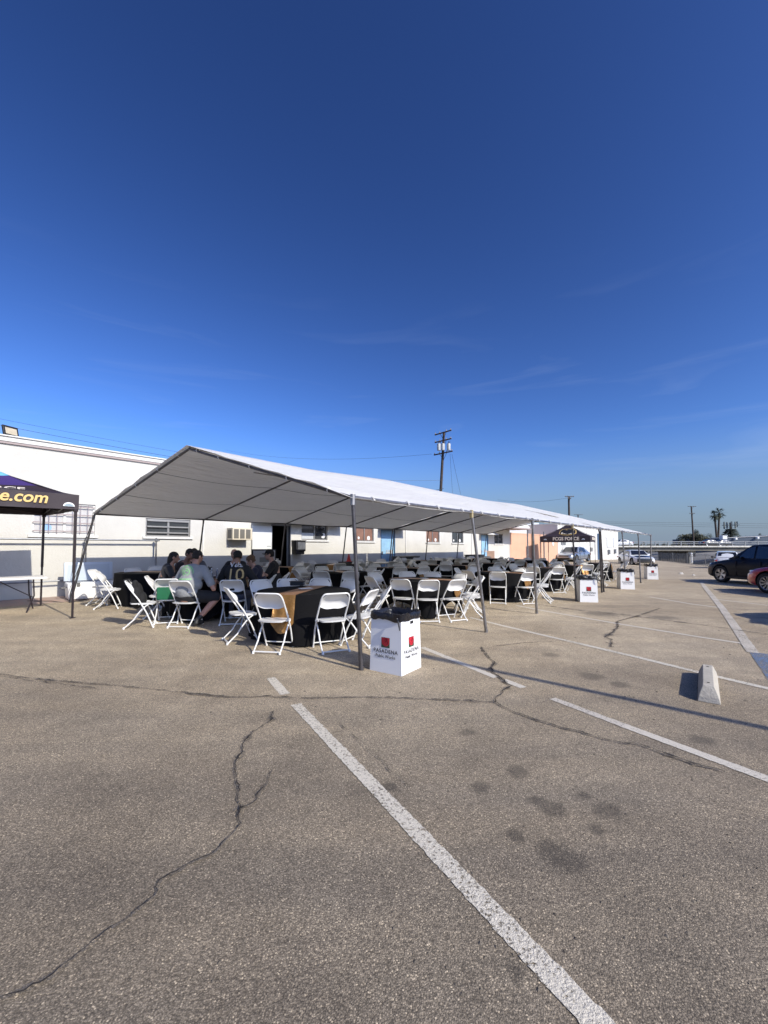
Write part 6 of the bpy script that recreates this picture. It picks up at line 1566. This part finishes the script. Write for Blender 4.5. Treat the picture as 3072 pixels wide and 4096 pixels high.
def tree(name, px, Y, ytop, wpx, label, m, kind='round', zbase=-2.0, seed=1, grp=None):
    s = F/Y; top = at_y(px, ytop, Y); x = top.x; h = top.z-zbase; w_ = wpx/s/2
    E = empty(name, (x, Y, zbase), 0, label, 'tree', grp); rr = random.Random(seed)
    tr_ = MB(); tr_.poly([(0, 0, 0), (w_*.05, 0, h*.3), (-w_*.04, 0, h*.75)], [h*.03+.08, h*.02+.06, h*.01+.02], 8)
    for k in range(4):
        t = rr.random()*6.3; tr_.poly([(0, 0, h*.35), (w_*.35*math.cos(t), w_*.35*math.sin(t), h*.6), (w_*.6*math.cos(t), w_*.6*math.sin(t), h*.75)], [h*.015+.04, .06, .03], 6)
    tr_.build('trunk', M_BK, E)
    bl = [((rr.uniform(-.65, .65)*w_, rr.uniform(-.5, .5)*w_, h*rr.uniform(.35, .86)), (w_*rr.uniform(.22, .42), w_*.4, h*rr.uniform(.08, .16))) for k in range(14)]
    if kind == 'ball': bl = [((0, 0, h*.86), (w_, w_, h*.14))]
    leafcloud(bl, 2600 if kind == 'round' else 900, w_*.07 if kind == 'round' else w_*.16, seed).build('crown', m, E, smooth=None)
    return E
GT = 'trees beyond the bridge'
tree('broad_tree', 2760, 125, 2128, 118, 'broad olive green tree mass beyond the bridge left of the tall utility pole', M_LF2, seed=2, grp=GT)
tree('broad_tree', 2700+20, 118, 2146, 60, 'low bushy olive tree at the outer end of the tree mass over the bridge', M_LF2, seed=12, grp=GT)
tree('round_tree', 2784, 135, 2116, 20, 'small ball-shaped tree on a bare stem beside the utility pole', M_LF, 'ball', seed=3, grp=GT)
tree('broad_tree', 2828, 130, 2128, 46, 'feathery dark tree just in front of the twin palms', M_LF, seed=4, grp=GT)
tree('broad_tree', 2855, 140, 2126, 34, 'dense dark tree crowding the foot of the twin palms', M_LF, seed=5, grp=GT)
tree('round_tree', 3040, 150, 2132, 13, 'tiny round tree above the roof of the blue-grey warehouse', M_LF, 'ball', seed=6, grp=GT)
tree('broad_tree', 3065, 128, 2128, 40, 'dark tree crown at the frame edge behind the warehouse', M_LF, seed=7, grp=GT)
tree('broad_tree', 2990, 145, 2142, 50, 'low dark tree crown behind the middle of the warehouse roof', M_LF, seed=8, grp=GT)
for i in range(7):
    tree('broad_tree', 2505+i*31, 150+i*3, 2172-3*(i % 3), 40, f'low hazy tree beyond the bridge, {ORD[i]} along the railing from the white building', M_LF2, seed=20+i, grp=GT)
def palm(px, Y, ytop, lean, label, seed):
    s = F/Y; zbase = -2.0; top = at_y(px, ytop, Y); E = empty('palm_tree', (top.x-lean, Y, zbase), 0, label, 'palm tree', 'twin palms'); h = top.z-zbase-1.2; rr = random.Random(seed)
    q = MB(); q.poly([(0, 0, 0), (lean*.3, 0, h*.5), (lean, 0, h)], [.42, .33, .30], 9); q.build('trunk', M_BK, E)
    q = MB()
    for k in range(64):
        t = rr.random()*2*PI; el = rr.uniform(-1.0, 1.25); L_ = rr.uniform(1.7, 2.5); d = Vector((math.cos(t)*math.cos(el), math.sin(t)*math.cos(el), math.sin(el))); base = Vector((lean, 0, h)); mid = base+d*L_*.55; 
        side = d.cross(Vector((0, 0, 1))).normalized()
        for j in range(9):      # fan of leaflets
            a_ = (j-4)*.20; dd = (d*math.cos(a_)+side*math.sin(a_)).normalized(); e_ = mid+dd*L_*.5; e_.z -= .35*(1-math.sin(el)*.5)
            n_ = side*.05; q.add([mid-n_, mid+n_, e_], [(0, 1, 2)])
        q.add([base-side*.03, base+side*.03, mid+side*.03, mid-side*.03], [(0, 1, 2, 3)])
    for k in range(60):   # dead skirt
        t = rr.random()*2*PI; b = Vector((lean, 0, h-rr.uniform(0, 1.6))); e_ = b+Vector((math.cos(t)*rr.uniform(.5, 1.0), math.sin(t)*.8, -rr.uniform(.7, 1.3))); n_ = Vector((.08, 0, 0)); q.add([b-n_, b+n_, e_], [(0, 1, 2)])
    q.build('crown', M_LF, E, smooth=None)
palm(2858, 150, 2048, -.6, 'shorter of the twin fan palms, crown just below its neighbour', 1); palm(2877, 150, 2038, .9, 'taller of the twin fan palms beyond the bridge', 2)
# cell tower disguised as a pine
Y = 130; top = at_y(2921, 2085, Y); zb3 = -2; h = top.z-zb3
E = empty('cell_tower', (top.x, Y, zb3), 0, 'cell tower with pale antenna panels above dark pine-like branches', 'cell tower')
q = MB(); q.tube((0, 0, 0), (0, 0, h-.4), .35, .25, n=8); q.build('mast', M_BK, E)
q = MB(); rr = random.Random(9)
for k in range(900):
    zz = rr.uniform(.42, .80)*h; rad = (1-(zz/h-.42)/.45)*3.6+.6; t = rr.random()*2*PI; r0 = rad*rr.random()**.5; p = Vector((r0*math.cos(t), r0*math.sin(t), zz-.12*r0)); d = Vector((math.cos(t), math.sin(t), -.2))*.5; n_ = Vector((-d.y, d.x, .15))*.35
    q.add([p-d, p+n_, p+d, p-n_], [(0, 1, 2, 3)])
q.build('branches', M_LF, E, smooth=None)
for k in range(9):
    t = 2*PI*k/9; q = MB(); q.box((1.6*math.cos(t), 1.6*math.sin(t), h-1.0-.5*(k % 2)), (.34, .34, 1.7), rot=t); q.tube((0, 0, h-1.2), (2.2*math.cos(t), 2.2*math.sin(t), h-1.2), .08, n=5); q.build('antenna_panel', mat('antenna_grey', (.16, .18, .17), .6), E, smooth=None)
# warehouse
Y = 118; a_, b_ = at_y(2885, 2150, Y), at_y(3300, 2100, Y)
E = empty('warehouse', (a_.x, Y, -2.5), 0, 'long blue-grey warehouse with white edged roof beyond the bridge', 'building')
zt = at_y(2885, 2153, Y).z+2.5; w_ = b_.x-a_.x
q = MB(); q.add([(0, 0, 0), (w_, -8, 0), (w_, -8, zt+1.4), (0, 0, zt), (0, 20, 0), (w_, 20, 0), (w_, 20, zt+1.4), (0, 20, zt)], [(0, 1, 2, 3), (4, 7, 6, 5), (0, 3, 7, 4), (1, 5, 6, 2), (3, 2, 6, 7)]); q.build('wall', mat('slate_cladding', (.10, .125, .16), .7, var=.2, vscale=.5), E, smooth=None)
q = MB(); q.add([(-.2, -.1, zt), (w_, -8.15, zt+1.4), (w_, -8.15, zt+1.54), (-.2, -.1, zt+.14), (-.2, .4, zt), (w_, -7.6, zt+1.4), (w_, -7.6, zt+1.54), (-.2, .4, zt+.14)], [(0, 1, 2, 3), (4, 7, 6, 5), (0, 3, 7, 4), (1, 5, 6, 2), (3, 2, 6, 7), (0, 4, 5, 1)]); q.build('roof', M_TRIM, E, smooth=None)
for k in range(6):
    t = (k+.6)/6; q = MB(); q.box((w_*t, -8*t-.5, zt+1.4*t-.3), (.5, .7, .5)); q.build('wall_lamp', M_WPR, E, smooth=None)
# white rooftop box building
p = at_y(2893, 2150, 112); q = MB(); q.box((0, 0, 0), (1.2, 1.2, .9)); q.box((0, 0, .5), (1.35, 1.35, .1)); q.box((0, 0, -1.2), (.9, .9, 1.5))
tag(q.build('roof_hut', M_WPR, loc=p, smooth=None), 'small white boxy hut left of the blue-grey warehouse', 'hut')
# ------------------------------------------------------------------ utility poles and wires
M_WOOD = mat('creosote_wood', (.055, .040, .032), .85, var=.4, vscale=3); M_WIRE = mat('wire', (.03, .035, .045), .5); M_TRF = mat('transformer_grey', (.36, .38, .39), .5)
def wood_pole(x, Y, zbase, ztop, label, lean=0, r=.17, arms=(), adir=(1, 0)):
    E = empty('utility_pole', (x, Y, zbase), 0, label, 'utility pole'); h = ztop-zbase
    q = MB(); q.poly([(-lean, 0, 0), (0, 0, h)], [r*1.1, r*.75], 9); q.build('pole', M_WOOD, E)
    ax = Vector((adir[0], adir[1], 0)).normalized()
    for (dz_, hl_, tilt) in arms:
        a_ = Vector((0, 0, h-dz_)); up = Vector((0, 0, tilt)); q = MB(); nrm = Vector((-ax.y, ax.x, 0))*(r+.06)
        p0, p1 = a_-ax*hl_-up*hl_+nrm*-1, a_+ax*hl_+up*hl_-nrm
        q.poly([p0, p1], .075, 4); cr__ = q.build('crossarm', M_WOOD, E, smooth=None)
        q = MB()
        for t in (.04, .3, .7, .96):
            c_ = p0.lerp(p1, t); q.lathe([(0, 0), (.05, 0), (.06, .06), (.03, .1), (.05, .14), (0, .17)], c_+Vector((0, 0, .07)), 8)
        q.build('insulators', mat('porcelain', (.35, .33, .32), .3), cr__)
        q = MB(); q.tube(a_-ax*hl_*.4-nrm, a_+Vector((0, 0, -.7))-nrm*.6, .025, n=4); q.tube(a_+ax*hl_*.4-nrm, a_+Vector((0, 0, -.7))-nrm*.6, .025, n=4); q.build('brace', M_WOOD, cr__)
    return E
Y0 = 44.0; tp = at_y(1776, 1728, Y0); bs = at_y(1763, 1965, Y0); ln = (tp.x-bs.x)/(tp.z-bs.z)
s = F/Y0
MP = wood_pole(tp.x, Y0, 0.2, tp.z, 'tall dark utility pole with three transformers rising behind the white tent', lean=ln*(tp.z-.2), arms=((.12, 1.0, .09), (.98, 1.0, .06), (2.33, 1.12, .05)), adir=(.80, -.60))
# crossarms are longer than they look; transformers
h = tp.z-.2
for (dx, dy) in ((-.62, -.45), (-.2, -.5), (.42, -.5)):
    q = MB(); q.lathe([(0, -.35), (.19, -.35), (.20, .30), (.17, .36), (0, .38)], (dx, dy, h-1.75), 14); t_ = q.build('transformer', M_TRF, MP)
    q = MB(); q.tube((dx, dy, h-1.39), (dx, dy, h-1.15), .04, n=6); q.tube((dx+.1, dy, h-1.39), (dx+.14, dy, h-1.1), .02, n=5); q.build('bushing', M_WOOD, t_)
for (px, yt, Yp, zb4, lab, arms, lean) in ((2275, 1985, 78, -.5, 'dark utility pole with one wide crossarm above the tent roof', ((.1, .85, 0), (.45, .3, 0)), 0), (2312, 2058, 150, -1, 'small distant utility pole peeking over the tent roof', ((.1, 1.6, 0),), 0),
        (2765, 2025, 112, -2.5, 'tall slim utility pole with two crossarms beyond the bridge', ((.1, 1.15, 0), (2.0, .75, 0)), .5)):
    t_ = at_y(px, yt, Yp); wood_pole(t_.x, Yp, zb4, t_.z, lab, lean=-lean, r=.22, arms=arms)
def wire(p0, p1, sag, label, r=.022, grp='overhead wires'):
    p0, p1 = Vector(p0), Vector(p1); q = MB(); pts = []
    for i in range(25):
        t = i/24; p = p0.lerp(p1, t); p.z -= sag*4*t*(1-t); pts.append(p-p0)
    q.poly(pts, r, 4); tag(q.build('overhead_wire', M_WIRE, loc=p0), label, 'wire', grp)
for k, (ya, yb) in enumerate(((2085, 2096), (2096, 2104), (2104, 2115), (2097, 2109))):
    pass
wire(at_y(2300, 2086, 150), at_y(3250, 2097, 150), .0, 'highest of the three long wires passing in front of the twin palms', .045)
wire(at_y(2300, 2091, 152), at_y(3250, 2107, 152), .0, 'middle of the three long wires passing in front of the twin palms', .045)
wire(at_y(2300, 2098, 154), at_y(3250, 2115, 154), .0, 'lowest of the three long wires passing in front of the twin palms', .045)
wire(at_y(-300, 1615, 30), at_y(1300, 1905, 34), .2, 'upper thin wire slanting down over the cream building roof', .011)
wire(at_y(-300, 1640, 24), at_y(1300, 1925, 30), .2, 'lower thicker wire slanting down over the cream building roof', .013)
pt = Vector((tp.x, Y0, tp.z))
wire(at_y(1150, 1892, 38), pt+Vector((-.05, 0, -5.2)), .3, 'thin service wire reaching the transformer pole from the tent ridge', .014)
wire(at_y(1690, 1962, 36), pt+Vector((-.1, 0, -6.1)), .1, 'thick service cable rising to the lower part of the transformer pole', .03)
wire(at_y(1843, 1978, Y0+6), pt+Vector((.75, -.5, -2.5)), .1, 'outer guy wire slanting from the transformer pole crossarm', .016)
wire(at_y(1810, 1972, Y0+6), pt+Vector((.55, -.5, -2.5)), .1, 'inner guy wire slanting from the transformer pole crossarm', .016)
wire(at_y(900, 1800, 70), at_y(1728, 1816, Y0), 1.0, 'faint wire joining the lowest crossarm of the transformer pole', .012)
wire(at_y(1990, 1999, 90), at_y(2275, 1991, 78), .6, 'thin wire running to the single crossarm utility pole', .02)
# ------------------------------------------------------------------ lamp post just outside the view, whose shadow crosses the lot
tip = G(1712, 2628); hgt = 5.6; d_ = (hgt+.0)/math.tan(SUN_EL); sd2 = Vector((math.cos(SUN_AZ), math.sin(SUN_AZ)))
lx, ly = tip.x+sd2.x*d_, tip.y+sd2.y*d_
E = empty('street_lamp', (lx-.0, ly, 0), SUN_AZ+PI, 'slim grey car park lamp post with a long flat head', 'street lamp')
q = MB(); q.tube((1.15, 0, 0), (1.15*0+.55, 0, hgt-.02), .075, .05, n=10) if False else q.tube((.0, 0, 0), (.0, 0, hgt-.0), .062, .05, n=10); q.build('pole', M_STEEL, E)
q = MB(); q.prism([(-.55, -.07), (.55, -.11), (.95, 0), (.55, .11), (-.55, .07)], .09, Matrix.Translation((.0, 0, hgt+.001))); q.build('lamp_head', M_STEEL, E, smooth=None, bevel=(.02, 2))
q = MB(); q.box((0, 0, .02), (.3, .3, .04)); q.build('base_plate', M_STEEL, E, smooth=None)
